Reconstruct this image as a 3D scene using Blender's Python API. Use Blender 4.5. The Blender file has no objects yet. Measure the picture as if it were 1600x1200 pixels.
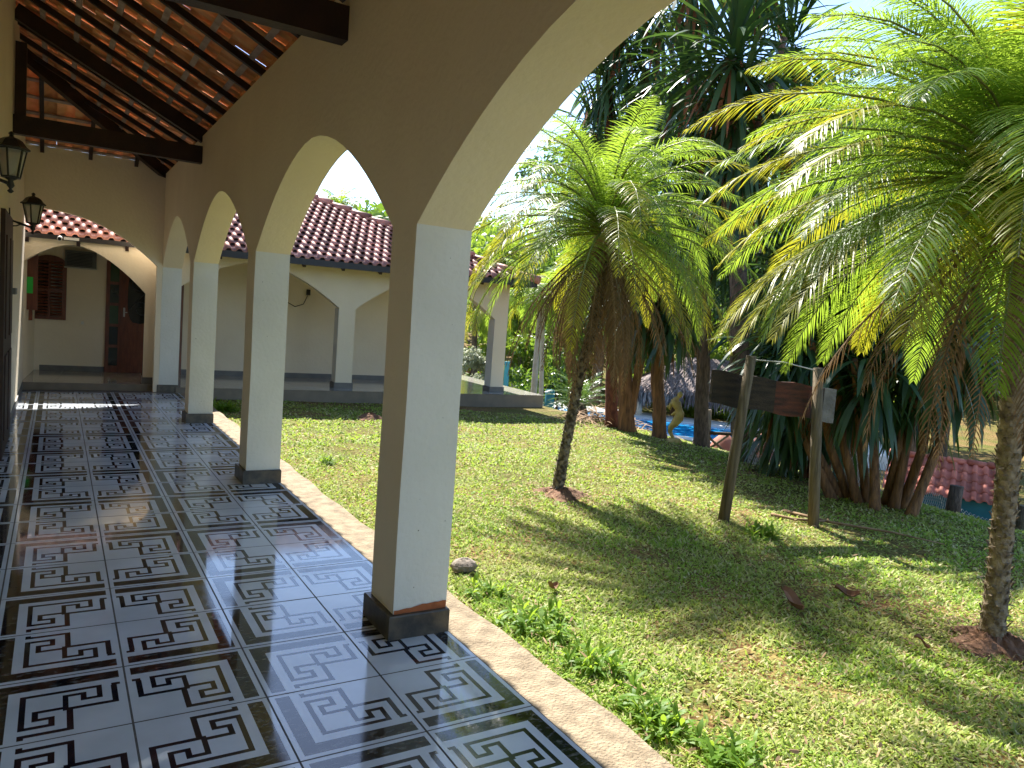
import bpy, math, random
import numpy as np
from mathutils import Vector, Matrix
R = math.radians
random.seed(7); rng = np.random.default_rng(7)
S = bpy.context.scene
COL = S.collection

# ------------------------------------------------------------------ camera, sky, sun, exposure
H = 1.55
def cam_axes(yaw, pitch, roll):
    f = Vector((math.sin(yaw)*math.cos(pitch), math.cos(yaw)*math.cos(pitch), math.sin(pitch)))
    r = Vector((math.cos(yaw), -math.sin(yaw), 0)); u = r.cross(f)
    return math.cos(roll)*r+math.sin(roll)*u, -math.sin(roll)*r+math.cos(roll)*u, f
FPX = 1173.8
cr, cu, cf = cam_axes(0.548535, -0.0857748, 0.0747395)
cam = bpy.data.cameras.new('camera'); cam.lens = 36*FPX/1600; cam.sensor_width = 36; cam.clip_start = .05; cam.clip_end = 2000
co = bpy.data.objects.new('camera', cam); COL.objects.link(co)
m = Matrix((cr, cu, -cf)).transposed().to_4x4(); m.translation = Vector((0, 0, H)); co.matrix_world = m
S.camera = co
SUN_EL, SUN_AZ = R(51), R(9.3)
w = bpy.data.worlds.new('World'); S.world = w; w.use_nodes = True
nt = w.node_tree; bg = nt.nodes['Background']
sky = nt.nodes.new('ShaderNodeTexSky'); sky.sky_type = 'NISHITA'; sky.sun_disc = False
sky.sun_elevation = SUN_EL; sky.sun_rotation = SUN_AZ; sky.air_density = .8; sky.dust_density = .3; sky.ozone_density = 2.0
nt.links.new(sky.outputs[0], bg.inputs[0]); bg.inputs[1].default_value = 0.115
sl = bpy.data.lights.new('sun', 'SUN'); sl.energy = 4.3; sl.angle = R(.5); sl.color = (1, .95, .86)
so = bpy.data.objects.new('sun', sl); COL.objects.link(so)
sdir = Vector((math.sin(SUN_AZ)*math.cos(SUN_EL), math.cos(SUN_AZ)*math.cos(SUN_EL), math.sin(SUN_EL)))
so.rotation_euler = sdir.to_track_quat('Z', 'Y').to_euler()
S.view_settings.view_transform = 'Standard'; S.view_settings.look = 'None'
S.view_settings.exposure = 1.88; S.view_settings.gamma = 1
S.cycles.max_bounces = 8; S.cycles.diffuse_bounces = 5; S.cycles.transmission_bounces = 6; S.cycles.transparent_max_bounces = 8
S.cycles.sample_clamp_indirect = 6
S.cycles.use_denoising = True

# ------------------------------------------------------------------ helpers
def at(px, py, d):
    """point seen at photo pixel (px,py) at horizontal distance d"""
    v = cf + (px-800)/FPX*cr - (py-600)/FPX*cu
    k = d/math.hypot(v.x, v.y)
    return Vector((v.x*k, v.y*k, H+v.z*k))

MATS = {}
def nodes_of(name):
    mt = bpy.data.materials.new(name); mt.use_nodes = True
    n = mt.node_tree; b = n.nodes['Principled BSDF']; MATS[name] = mt
    return mt, n, b
def mat(name, c1, c2=None, rough=.7, scale=8, bump=0, bscale=None, stretch=(1, 1, 1), detail=6, lo=.35, hi=.65, spec=.5, island=0, coat=0, metal=0):
    mt, n, b = nodes_of(name); L = n.links
    b.inputs['Roughness'].default_value = rough; b.inputs['Specular IOR Level'].default_value = spec
    b.inputs['Metallic'].default_value = metal
    b.inputs['Coat Weight'].default_value = coat; b.inputs['Coat Roughness'].default_value = .05
    c2 = c2 or tuple(x*.82 for x in c1)
    tc = n.nodes.new('ShaderNodeTexCoord'); mp = n.nodes.new('ShaderNodeMapping'); mp.inputs['Scale'].default_value = stretch
    L.new(tc.outputs['Object'], mp.inputs[0])
    nz = n.nodes.new('ShaderNodeTexNoise'); nz.inputs['Scale'].default_value = scale; nz.inputs['Detail'].default_value = detail
    L.new(mp.outputs[0], nz.inputs['Vector'])
    rp = n.nodes.new('ShaderNodeValToRGB'); rp.color_ramp.elements[0].position = lo; rp.color_ramp.elements[1].position = hi
    rp.color_ramp.elements[0].color = (*c1, 1); rp.color_ramp.elements[1].color = (*c2, 1)
    L.new(nz.outputs['Fac'], rp.inputs[0]); out = rp.outputs[0]
    if island:
        g = n.nodes.new('ShaderNodeNewGeometry'); hs = n.nodes.new('ShaderNodeHueSaturation')
        ma = n.nodes.new('ShaderNodeMapRange'); ma.inputs[3].default_value = 1-island; ma.inputs[4].default_value = 1+island
        L.new(g.outputs['Random Per Island'], ma.inputs[0]); L.new(ma.outputs[0], hs.inputs['Value']); L.new(out, hs.inputs['Color']); out = hs.outputs[0]
    L.new(out, b.inputs['Base Color'])
    if bump:
        n2 = n.nodes.new('ShaderNodeTexNoise'); n2.inputs['Scale'].default_value = bscale or scale*4; n2.inputs['Detail'].default_value = 5
        L.new(mp.outputs[0], n2.inputs['Vector'])
        bp = n.nodes.new('ShaderNodeBump'); bp.inputs['Strength'].default_value = bump; bp.inputs['Distance'].default_value = .02
        L.new(n2.outputs['Fac'], bp.inputs['Height']); L.new(bp.outputs[0], b.inputs['Normal'])
    return mt
def leafmat(name, c1, c2, trans, tw=.45, rough=.4, gloss=.5, hue=.03):
    """leaf: diffuse + light passing through; colour differs from leaf to leaf"""
    mt, n, b = nodes_of(name); L = n.links
    g = n.nodes.new('ShaderNodeNewGeometry')
    rp = n.nodes.new('ShaderNodeValToRGB'); rp.color_ramp.elements[0].color = (*c1, 1); rp.color_ramp.elements[1].color = (*c2, 1)
    L.new(g.outputs['Random Per Island'], rp.inputs[0])
    L.new(rp.outputs[0], b.inputs['Base Color'])
    b.inputs['Roughness'].default_value = rough; b.inputs['Specular IOR Level'].default_value = gloss
    t = n.nodes.new('ShaderNodeBsdfTranslucent')
    mx = n.nodes.new('ShaderNodeMixRGB'); mx.blend_type = 'MIX'; mx.inputs[0].default_value = .35
    mx.inputs[1].default_value = (*trans, 1); L.new(rp.outputs[0], mx.inputs[2]); L.new(mx.outputs[0], t.inputs[0])
    ms = n.nodes.new('ShaderNodeMixShader'); ms.inputs[0].default_value = tw
    L.new(b.outputs[0], ms.inputs[1]); L.new(t.outputs[0], ms.inputs[2])
    L.new(ms.outputs[0], n.nodes['Material Output'].inputs[0])
    return mt

def tag(o, label=None, cat=None, group=None, kind=None):
    if label: o['label'] = label
    if cat: o['category'] = cat
    if group: o['group'] = group
    if kind: o['kind'] = kind
    return o
def empty(name, loc, label=None, cat=None, group=None, rz=0):
    o = bpy.data.objects.new(name, None); COL.objects.link(o); o.location = loc; o.rotation_euler.z = rz
    o.empty_display_size = .1
    return tag(o, label, cat, group)
WORLD = {}
def link(me, name, parent=None):
    o = bpy.data.objects.new(name, me); COL.objects.link(o)
    if parent is not None: o.parent = parent
    return o
class MB:
    """collects shapes into one mesh; coordinates are in the parent's space"""
    def __init__(s): s.v = []; s.f = []; s.m = []; s.sm = []
    def face(s, pts, mi=0, smooth=False):
        k = len(s.v); s.v += [tuple(p) for p in pts]; s.f.append(tuple(range(k, k+len(pts)))); s.m.append(mi); s.sm.append(smooth)
    def box(s, a, b, mi=0, mis=None, M=None):
        x0, y0, z0 = a; x1, y1, z1 = b
        c = [(x0, y0, z0), (x1, y0, z0), (x1, y1, z0), (x0, y1, z0), (x0, y0, z1), (x1, y0, z1), (x1, y1, z1), (x0, y1, z1)]
        if M is not None: c = [M @ Vector(p) for p in c]
        k = len(s.v); s.v += [tuple(p) for p in c]
        fs = [(0, 4, 7, 3), (1, 2, 6, 5), (0, 1, 5, 4), (3, 7, 6, 2), (0, 3, 2, 1), (4, 5, 6, 7)]  # -x +x -y +y -z +z
        for i, q in enumerate(fs):
            s.f.append(tuple(k+j for j in q)); s.m.append(mis[i] if mis else mi); s.sm.append(False)
    def beam(s, p, q, wd, ht, mi=0, up=(0, 0, 1)):
        """rectangular bar from p to q, wd across, ht along up"""
        p = Vector(p); q = Vector(q); d = (q-p).normalized(); up = Vector(up); sd = d.cross(up).normalized(); u2 = sd.cross(d)
        c = []
        for e in (p, q):
            for a, b in ((-1, -1), (1, -1), (1, 1), (-1, 1)): c.append(e+sd*(a*wd/2)+u2*(b*ht/2))
        k = len(s.v); s.v += [tuple(x) for x in c]
        for qd in ((3, 2, 1, 0), (4, 5, 6, 7), (0, 1, 5, 4), (1, 2, 6, 5), (2, 3, 7, 6), (3, 0, 4, 7)):
            s.f.append(tuple(k+j for j in qd)); s.m.append(mi); s.sm.append(False)
    def tube(s, pts, rad, n=8, mi=0, cap=True, jit=0, smooth=True):
        pts = [Vector(p) for p in pts]
        if not hasattr(rad, '__len__'): rad = [rad]*len(pts)
        k = len(s.v); ref = Vector((1, 0, 0))
        for i, p in enumerate(pts):
            d = (pts[min(i+1, len(pts)-1)]-pts[max(i-1, 0)]).normalized()
            if abs(d.dot(ref)) > .95: ref = Vector((0, 1, 0)) if abs(d.y) < .9 else Vector((0, 0, 1))
            a = (ref-d*ref.dot(d)).normalized(); b = d.cross(a)
            for j in range(n):
                t = 2*math.pi*j/n; r = rad[i]*(1+random.uniform(-jit, jit))
                s.v.append(tuple(p+a*(r*math.cos(t))+b*(r*math.sin(t))))
        for i in range(len(pts)-1):
            for j in range(n):
                s.f.append((k+i*n+j, k+i*n+(j+1) % n, k+(i+1)*n+(j+1) % n, k+(i+1)*n+j)); s.m.append(mi); s.sm.append(smooth)
        if cap:
            s.f.append(tuple(k+j for j in reversed(range(n)))); s.m.append(mi); s.sm.append(False)
            e = k+(len(pts)-1)*n; s.f.append(tuple(e+j for j in range(n))); s.m.append(mi); s.sm.append(False)
    def prism(s, poly, ax, a, b, mi=0):
        """poly of 2D points extruded along axis ax ('x','y','z') from a to b"""
        def P(p, t): return {'x': (t, p[0], p[1]), 'y': (p[0], t, p[1]), 'z': (p[0], p[1], t)}[ax]
        A = [P(p, a) for p in poly]; B = [P(p, b) for p in poly]; n = len(poly)
        s.face(A[::-1], mi); s.face(B, mi)
        for i in range(n): s.face([A[i], A[(i+1) % n], B[(i+1) % n], B[i]], mi)
    def build(s, name, mats, parent=None):
        me = bpy.data.meshes.new(name); me.from_pydata(s.v, [], s.f)
        for x in (mats if isinstance(mats, (list, tuple)) else [mats]): me.materials.append(x)
        me.polygons.foreach_set('material_index', s.m); me.polygons.foreach_set('use_smooth', s.sm); me.update()
        return link(me, name, parent)
def npmesh(name, V, F, mats, parent=None, mi=None, smooth=False):
    """V (n,3); F list of arrays of equal face size"""
    me = bpy.data.meshes.new(name); V = np.asarray(V, np.float32)
    me.vertices.add(len(V)); me.vertices.foreach_set('co', V.ravel())
    loops = np.concatenate([np.asarray(f, np.int32).ravel() for f in F])
    sizes = np.concatenate([np.full(len(f), f.shape[1], np.int32) for f in F])
    me.loops.add(len(loops)); me.loops.foreach_set('vertex_index', loops)
    me.polygons.add(len(sizes)); st = np.concatenate([[0], np.cumsum(sizes)[:-1]]).astype(np.int32)
    me.polygons.foreach_set('loop_start', st); me.polygons.foreach_set('loop_total', sizes)
    for x in (mats if isinstance(mats, (list, tuple)) else [mats]): me.materials.append(x)
    if mi is not None: me.polygons.foreach_set('material_index', np.concatenate([np.asarray(a, np.int32) for a in mi]))
    if smooth: me.polygons.foreach_set('use_smooth', np.ones(len(sizes), bool))
    me.update(calc_edges=True); me.validate()
    return link(me, name, parent)

# ------------------------------------------------------------------ materials
cream = mat('cream_paint', (.83, .72, .54), (.76, .65, .48), .75, 1.7, .22, 26, lo=.3, hi=.75)
white = mat('white_paint', (.74, .73, .67), (.65, .64, .57), .7, 2.3, .2, 30, lo=.3, hi=.75)
darkwood = mat('dark_wood', (.040, .016, .009), (.022, .009, .006), .55, 6, .15, 40, (1, 1, 1))
lath = mat('grey_lath', (.46, .36, .31), (.32, .23, .19), .8, 10)
clay = mat('clay_tile_underside', (.86, .45, .23), (.74, .35, .16), .8, 9, .1, 60, island=.22)
rooftile = mat('weathered_roof_tile', (.50, .23, .17), (.28, .12, .09), .62, 3, .15, 50, spec=.35, island=.38)
blacktrim = mat('black_fascia_paint', (.02, .02, .022), (.03, .025, .025), .5, 8)
tilewhite = mat('white_glazed_tile', (.60, .65, .72), (.50, .54, .60), .09, 3, coat=.0, spec=.6)
tileblack = mat('black_marbled_tile', (.005, .006, .009), (.16, .16, .15), .09, 26, detail=10, lo=.50, hi=.80, spec=.6, stretch=(1, 2, 1))
tileline = mat('black_tile_line', (.008, .008, .014), (.012, .012, .02), .09, 10, spec=.6)
for mt_ in (tilewhite, tileblack, tileline):   # dust and wear in the glaze
    n_ = mt_.node_tree; z_ = n_.nodes.new('ShaderNodeTexNoise'); z_.inputs['Scale'].default_value = 2.2; z_.inputs['Detail'].default_value = 9; z_.inputs['Roughness'].default_value = .7
    t_ = n_.nodes.new('ShaderNodeTexCoord'); n_.links.new(t_.outputs['Object'], z_.inputs['Vector'])
    m_ = n_.nodes.new('ShaderNodeMapRange'); m_.inputs[1].default_value = .42; m_.inputs[2].default_value = .75; m_.inputs[3].default_value = .035; m_.inputs[4].default_value = .20
    n_.links.new(z_.outputs['Fac'], m_.inputs[0]); n_.links.new(m_.outputs[0], n_.nodes['Principled BSDF'].inputs['Roughness'])
grout = mat('grout', (.09, .08, .075), (.05, .045, .04), .8, 20)
plinthm = mat('dark_stone_plinth', (.030, .026, .020), (.095, .075, .048), .4, 14, .1, 50)
conc = mat('stained_kerb_concrete', (.32, .25, .165), (.16, .12, .075), .9, 13, .9, 70, detail=12, lo=.38, hi=.72)  # plain tan concrete, noise mixes in darker stains
greystone = mat('grey_porch_tile', (.40, .38, .34), (.34, .32, .28), .10, 4, .02, 40)
greyskirt = mat('grey_skirting', (.17, .165, .15), (.13, .125, .12), .5, 6)
redwood = mat('varnished_red_wood', (.17, .042, .016), (.10, .022, .009), .35, 5, .06, 30, (6, 6, 1))
glassdark = mat('dark_glass', (.008, .010, .009), (.012, .013, .012), .08, 3)
iron = mat('black_iron', (.012, .012, .012), (.02, .02, .02), .4, 10)
frost = mat('frosted_lantern_glass', (.55, .55, .48), (.48, .48, .42), .25, 4)
plastic = mat('white_plastic', (.75, .74, .70), (.70, .69, .65), .4, 4)
soil = mat('red_soil', (.20, .10, .055), (.12, .06, .035), .95, 9, .8, 30)
bark = mat('grey_brown_bark', (.17, .12, .085), (.07, .048, .034), .9, 14, 1, 40, (2.5, 2.5, .6), island=0)
orangebark = mat('orange_brown_bark', (.27, .135, .055), (.10, .05, .024), .9, 10, 1, 30, (3, 3, .35))
redbark = mat('reddish_bark', (.20, .07, .035), (.09, .03, .018), .9, 12, 1, 30, (2, 2, 1))
palmbark = mat('pale_palm_bark', (.33, .25, .16), (.15, .11, .07), .9, 16, 1, 45, island=.25)
palmbark2 = mat('lichen_palm_bark', (.20, .17, .13), (.05, .04, .03), .9, 20, 1, 45, lo=.45, hi=.58, island=.25)
whitetrunk = mat('whitewashed_trunk', (.55, .52, .47), (.42, .39, .34), .9, 6, .4)
greypost = mat('weathered_post', (.20, .155, .10), (.10, .075, .045), .9, 8, .7, 40, (6, 6, .5))
boardm = mat('rotting_board', (.050, .034, .022), (.018, .014, .010), .9, 5, .8, 40, (1, 1, 5))
boardred = mat('red_stained_board', (.12, .035, .018), (.04, .018, .012), .9, 6, .6, 40, (1, 1, 5))
boardgrey = mat('bleached_board', (.22, .20, .18), (.12, .11, .10), .9, 8, .6, 40)
thatch = mat('grey_thatch', (.36, .29, .27), (.18, .14, .13), .95, 12, 1, 40, (1, 1, .4), island=.25)
poolw = mat('pool_water', (.01, .30, .72), (.02, .38, .78), .06, 2, .1, 6)
poolrim = mat('pool_coping', (.72, .70, .68), (.65, .63, .61), .6, 4)
teal = mat('teal_paint', (.03, .22, .25), (.025, .17, .20), .6, 4)
blue = mat('light_blue_paint', (.08, .45, .66), (.06, .40, .60), .5, 4)
newtile = mat('orange_red_tile', (.55, .18, .12), (.42, .12, .08), .7, 6, .1, 40, island=.25)
terracotta = mat('terracotta', (.38, .15, .10), (.28, .10, .07), .8, 5)
gold = mat('gold_painted_stone', (.55, .42, .13), (.36, .25, .07), .5, 9, .4, 40)
wire = mat('galvanised_wire', (.50, .49, .45), (.40, .39, .36), .6, 10)
rock = mat('grey_rock', (.25, .21, .17), (.15, .12, .10), .9, 6, .8, 20)
dryleaf = mat('dry_leaf', (.22, .10, .05), (.13, .06, .03), .8, 9)
drystraw = mat('dry_frond', (.30, .20, .11), (.17, .10, .05), .9, 10, island=.35)
lf_palm = leafmat('palm_leaflet_green', (.07, .15, .026), (.14, .24, .035), (.46, .64, .05), .52, .42, .25)
lf_palmY = leafmat('palm_leaflet_yellow', (.20, .25, .02), (.36, .32, .02), (.52, .50, .03), .45, .4, .4)
lf_palmD = leafmat('palm_leaflet_dry', (.13, .085, .045), (.24, .15, .08), (.25, .14, .06), .2, .8, .2)
lf_drac = leafmat('strap_leaf_dark', (.018, .055, .030), (.045, .095, .035), (.16, .30, .03), .25, .38, .35)
lf_dracD = leafmat('strap_leaf_dead', (.16, .08, .04), (.26, .13, .07), (.3, .15, .06), .2, .8, .2)
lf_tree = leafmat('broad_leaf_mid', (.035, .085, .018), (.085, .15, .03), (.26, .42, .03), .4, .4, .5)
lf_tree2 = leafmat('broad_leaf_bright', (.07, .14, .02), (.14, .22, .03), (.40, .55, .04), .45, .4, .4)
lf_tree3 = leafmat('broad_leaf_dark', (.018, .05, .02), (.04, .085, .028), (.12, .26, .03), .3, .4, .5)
lf_silver = leafmat('silver_leaf', (.22, .26, .19), (.36, .38, .28), (.4, .42, .25), .3, .5, .4)
lf_weed = leafmat('weed_leaf', (.08, .17, .02), (.14, .25, .03), (.46, .64, .05), .45, .5, .25)
lf_grass = leafmat('grass_blade', (.16, .30, .030), (.33, .45, .07), (.52, .72, .08), .35, .6, .25)
# grass blades: straw and green patches
def patchy(mt):
    n = mt.node_tree; L = n.links; rp = [x for x in n.nodes if x.bl_idname == 'ShaderNodeValToRGB'][0]
    tc = n.nodes.new('ShaderNodeTexCoord'); nz = n.nodes.new('ShaderNodeTexNoise'); nz.inputs['Scale'].default_value = 1.1; nz.inputs['Detail'].default_value = 5
    L.new(tc.outputs['Object'], nz.inputs['Vector'])
    r2 = n.nodes.new('ShaderNodeValToRGB'); r2.color_ramp.elements[0].position = .42; r2.color_ramp.elements[1].position = .66
    r2.color_ramp.elements[0].color = (0, 0, 0, 1); r2.color_ramp.elements[1].color = (.55, .55, .55, 1)
    L.new(nz.outputs['Fac'], r2.inputs[0])
    mx = n.nodes.new('ShaderNodeMixRGB'); mx.inputs[2].default_value = (.42, .36, .16, 1)
    L.new(r2.outputs[0], mx.inputs[0]); L.new(rp.outputs[0], mx.inputs[1])
    for l in list(rp.outputs[0].links):
        if l.to_node != mx: to = l.to_socket; L.remove(l); L.new(mx.outputs[0], to)
patchy(lf_grass)
r0_ = [x for x in lf_grass.node_tree.nodes if x.bl_idname == 'ShaderNodeValToRGB'][0].color_ramp
r0_.elements[1].position = .62; e_ = r0_.elements.new(.80); e_.color = (.46, .42, .20, 1); e_ = r0_.elements.new(1.0); e_.color = (.60, .54, .34, 1); e_ = r0_.elements.new(.2); e_.color = (.19, .33, .035, 1); r0_.elements[0].color = (.08, .17, .02, 1)
def lawnmat():
    mt, n, b = nodes_of('lawn_earth'); L = n.links; b.inputs['Roughness'].default_value = .95; b.inputs['Specular IOR Level'].default_value = .2
    tc = n.nodes.new('ShaderNodeTexCoord')
    def noise(sc, d=6):
        z = n.nodes.new('ShaderNodeTexNoise'); z.inputs['Scale'].default_value = sc; z.inputs['Detail'].default_value = d; L.new(tc.outputs['Object'], z.inputs['Vector']); return z
    a = noise(1.0); f = noise(38, 8)
    r1 = n.nodes.new('ShaderNodeValToRGB'); e = r1.color_ramp.elements; e[0].position = .38; e[0].color = (.13, .15, .035, 1); e[1].position = .68; e[1].color = (.26, .18, .09, 1)
    L.new(a.outputs['Fac'], r1.inputs[0])
    r2 = n.nodes.new('ShaderNodeValToRGB'); e = r2.color_ramp.elements; e[0].position = .40; e[0].color = (.42, .26, .20, 1); e[1].position = .66; e[1].color = (1.25, 1.3, 1.0, 1)
    L.new(f.outputs['Fac'], r2.inputs[0])
    mx = n.nodes.new('ShaderNodeMixRGB'); mx.blend_type = 'MULTIPLY'; mx.inputs[0].default_value = 1
    L.new(r1.outputs[0], mx.inputs[1]); L.new(r2.outputs[0], mx.inputs[2]); L.new(mx.outputs[0], b.inputs['Base Color'])
    bp = n.nodes.new('ShaderNodeBump'); bp.inputs['Strength'].default_value = .9; bp.inputs['Distance'].default_value = .03
    L.new(f.outputs['Fac'], bp.inputs['Height']); L.new(bp.outputs[0], b.inputs['Normal'])
    return mt
lawn = lawnmat()

# ------------------------------------------------------------------ ground
def sstep(a, b, x):
    t = np.clip((x-a)/(b-a), 0, 1); return t*t*(3-2*t)
def gz(x, y):
    x = np.asarray(x, float); y = np.asarray(y, float)
    s = np.maximum(x-(7.9+.06*np.clip(y-4, -4, 5)), np.where(x > 7, (y-12.3)*.8*np.clip((x-7)/1.5, 0, 1), -1))
    z = -.10-.06*sstep(2, 8, x)-.35*sstep(0, 2.2, s)-np.clip((s-1.2)*.16, 0, 1.15)
    D = np.hypot(x, y)
    z = z+np.clip((D-32)*.13, 0, 14)*sstep(.0, .4, (x*.7+y*.7)/np.maximum(D, 1))
    z = z+.012*np.sin(x*2.1+y*.7)*np.cos(y*1.7-x*.4)*sstep(2.2, 3.2, x)
    return z
gx = np.concatenate([np.arange(-140, -8, 6), np.arange(-8, 1.5, 1), np.arange(1.5, 16, .25), np.arange(16, 40, 1), np.arange(40, 261, 6)])
gy = np.concatenate([np.arange(-120, -8, 6), np.arange(-8, 0, 1), np.arange(0, 18, .25), np.arange(18, 40, 1), np.arange(40, 261, 6)])
GX, GY = np.meshgrid(gx, gy, indexing='ij'); GZ = gz(GX, GY)
idx = np.arange(GX.size).reshape(GX.shape)
Q = np.stack([idx[:-1, :-1], idx[1:, :-1], idx[1:, 1:], idx[:-1, 1:]], -1).reshape(-1, 4)
tag(npmesh('lawn', np.stack([GX, GY, GZ], -1).reshape(-1, 3), [Q], lawn, smooth=True), 'green and straw coloured lawn sloping to the pool', kind='structure')

# ------------------------------------------------------------------ veranda floor: every tile with its meander
TX, YB, XE = .472, 3.344, 1.680
th = .042
lines = [(.89, .27, .955, .31), (.885, .31, .93, .61), (.61, .568, .885, .61), (.336, .545, .54, .585), (.336, .585, .378, .705), (.378, .665, .487, .705),
         (.445, .705, .487, .815), (.29, .773, .445, .815), (.25, .31, .292, .815), (.25, .27, .82, .31), (.78, .31, .82, .49), (.665, .45, .78, .49),
         (.665, .352, .707, .45), (.54, .352, .665, .392), (.54, .392, .58, .61), (.58, .568, .61, .61), (.565, .61, .61, .922), (.25, .88, .565, .922), (.25, .922, .292, .95)]
us = sorted({0, .008, .05, .17, .955, .992, 1, *[l[0] for l in lines], *[l[2] for l in lines]})
vs = sorted({0, .008, .05, .185, .955, .992, 1, *[l[1] for l in lines], *[l[3] for l in lines]})
def cellmat(u, v):
    if u < .008 or v < .008 or u > .992 or v > .992: return 3
    for l in lines:
        if l[0] < u < l[2] and l[1] < v < l[3]: return 2
    if .05 < u < .955 and .05 < v < .955 and (u < .17 or v < .185): return 1
    return 0
cells = []
for j in range(len(vs)-1):
    run = None
    for i in range(len(us)-1):
        k = cellmat((us[i]+us[i+1])/2, (vs[j]+vs[j+1])/2)
        if run and run[1] == k: run[2] = us[i+1]
        else:
            run = [us[i], k, us[i+1]]; cells.append((run, vs[j], vs[j+1]))
fl = MB()
for ci in range(5):                       # column ci between seams ci and ci+1 counted from the outer edge
    for rj in range(-11, 21):
        ytop = YB+rj*TX; xr = XE-ci*TX    # far edge of tile, outer edge
        mirx = (ci % 2 == 0); miry = (rj % 2 != 0)
        dz = random.uniform(-.0004, .0004)
        tl = (random.uniform(-1, 1)*.0009, random.uniform(-1, 1)*.0009)
        for (u0, k, u1), v0, v1 in cells:
            a, b = (1-u1, 1-u0) if mirx else (u0, u1); c, d = (1-v1, 1-v0) if miry else (v0, v1)
            xa = xr-TX+a*TX; xb = xr-TX+b*TX; ya = ytop-d*TX; yb = ytop-c*TX
            if xb <= -.42: continue
            xa = max(xa, -.42); Z = lambda x, y: dz+tl[0]*(x-xr+.236)+tl[1]*(y-ytop+.236)
            fl.face([(xa, ya, Z(xa, ya)), (xb, ya, Z(xb, ya)), (xb, yb, Z(xb, yb)), (xa, yb, Z(xa, yb))], k)
fl.box((-.42, -2.4, -.3), (XE, 13.0, -.004), 3)
tag(fl.build('veranda_floor', [tilewhite, tileblack, tileline, grout]), 'glossy black and white meander tiled veranda floor', kind='structure')
kb = MB(); n = 70
for i in range(n):                        # worn outer edge
    ya = -3+i*(15.9)/n; yb = -3+(i+1)*15.9/n
    xa = 1.95+.012*math.sin(i*1.7)+.008*math.sin(i*.6); xb = 1.95+.012*math.sin((i+1)*1.7)+.008*math.sin((i+1)*.6)
    kb.face([(XE, ya, -.014), (xa, ya, -.018), (xb, yb, -.018), (XE, yb, -.014)]); kb.face([(xa, ya, -.018), (xa+.02, ya, -.2), (xb+.02, yb, -.2), (xb, yb, -.018)])
    kb.face([(XE, ya, -.004), (XE, ya, -.014), (XE, yb, -.014), (XE, yb, -.004)])
kb.face([(XE, 12.9, -.014), (1.95, 12.9, -.018), (1.97, 12.9, -.2), (XE, 12.9, -.2)])
tag(kb.build('kerb', conc), 'tan concrete kerb strip edging the tiled floor', kind='structure')

# ------------------------------------------------------------------ main house with arcade
house = empty('house', (0, 0, 0), 'cream arcaded house whose tiled veranda roof fills the left foreground', 'house')
WX0, WX1, ZS, RISE, ZT = 1.39, 1.67, 1.95, .67, 3.37
cols = [(-3.31, -3.02), (-.06, .23), (3.20, 3.49), (6.46, 6.75), (9.76, 10.05), (12.90, 13.15)]
aw = MB()
def archz(t, rise=RISE, zs=ZS, ex=1.8): return zs+rise*(1-abs(t)**ex)
for k in range(len(cols)-1):
    ya, yb = cols[k][1], cols[k+1][0]; N = 28; ym = (ya+yb)/2; hs = (yb-ya)/2
    ts = [-math.cos(math.pi*i/N) for i in range(N+1)]
    for i in range(N):
        y0, y1 = ym+hs*ts[i], ym+hs*ts[i+1]; z0, z1 = archz(ts[i]), archz(ts[i+1])
        aw.face([(WX0, y0, z0), (WX0, y0, ZT), (WX0, y1, ZT), (WX0, y1, z1)]); aw.face([(WX1, y0, z0), (WX1, y1, z1), (WX1, y1, ZT-.13), (WX1, y0, ZT-.13)])
        aw.face([(WX0, y0, z0), (WX0, y1, z1), (WX1, y1, z1), (WX1, y0, z0)], 0, True)
        aw.face([(WX0, y0, ZT), (WX1, y0, ZT-.13), (WX1, y1, ZT-.13), (WX0, y1, ZT)])
for a, b in cols:
    aw.face([(WX0, a, ZS), (WX0, a, ZT), (WX0, b, ZT), (WX0, b, ZS)]); aw.face([(WX1, a, ZS), (WX1, b, ZS), (WX1, b, ZT-.13), (WX1, a, ZT-.13)])
    aw.face([(WX0, a, ZT), (WX1, a, ZT-.13), (WX1, b, ZT-.13), (WX0, b, ZT)])
aw.face([(WX0, 13.15, ZS), (WX0, 13.15, ZT), (WX1, 13.15, ZT-.13), (WX1, 13.15, ZS)])
aw.build('arcade_wall', cream, house)
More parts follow.
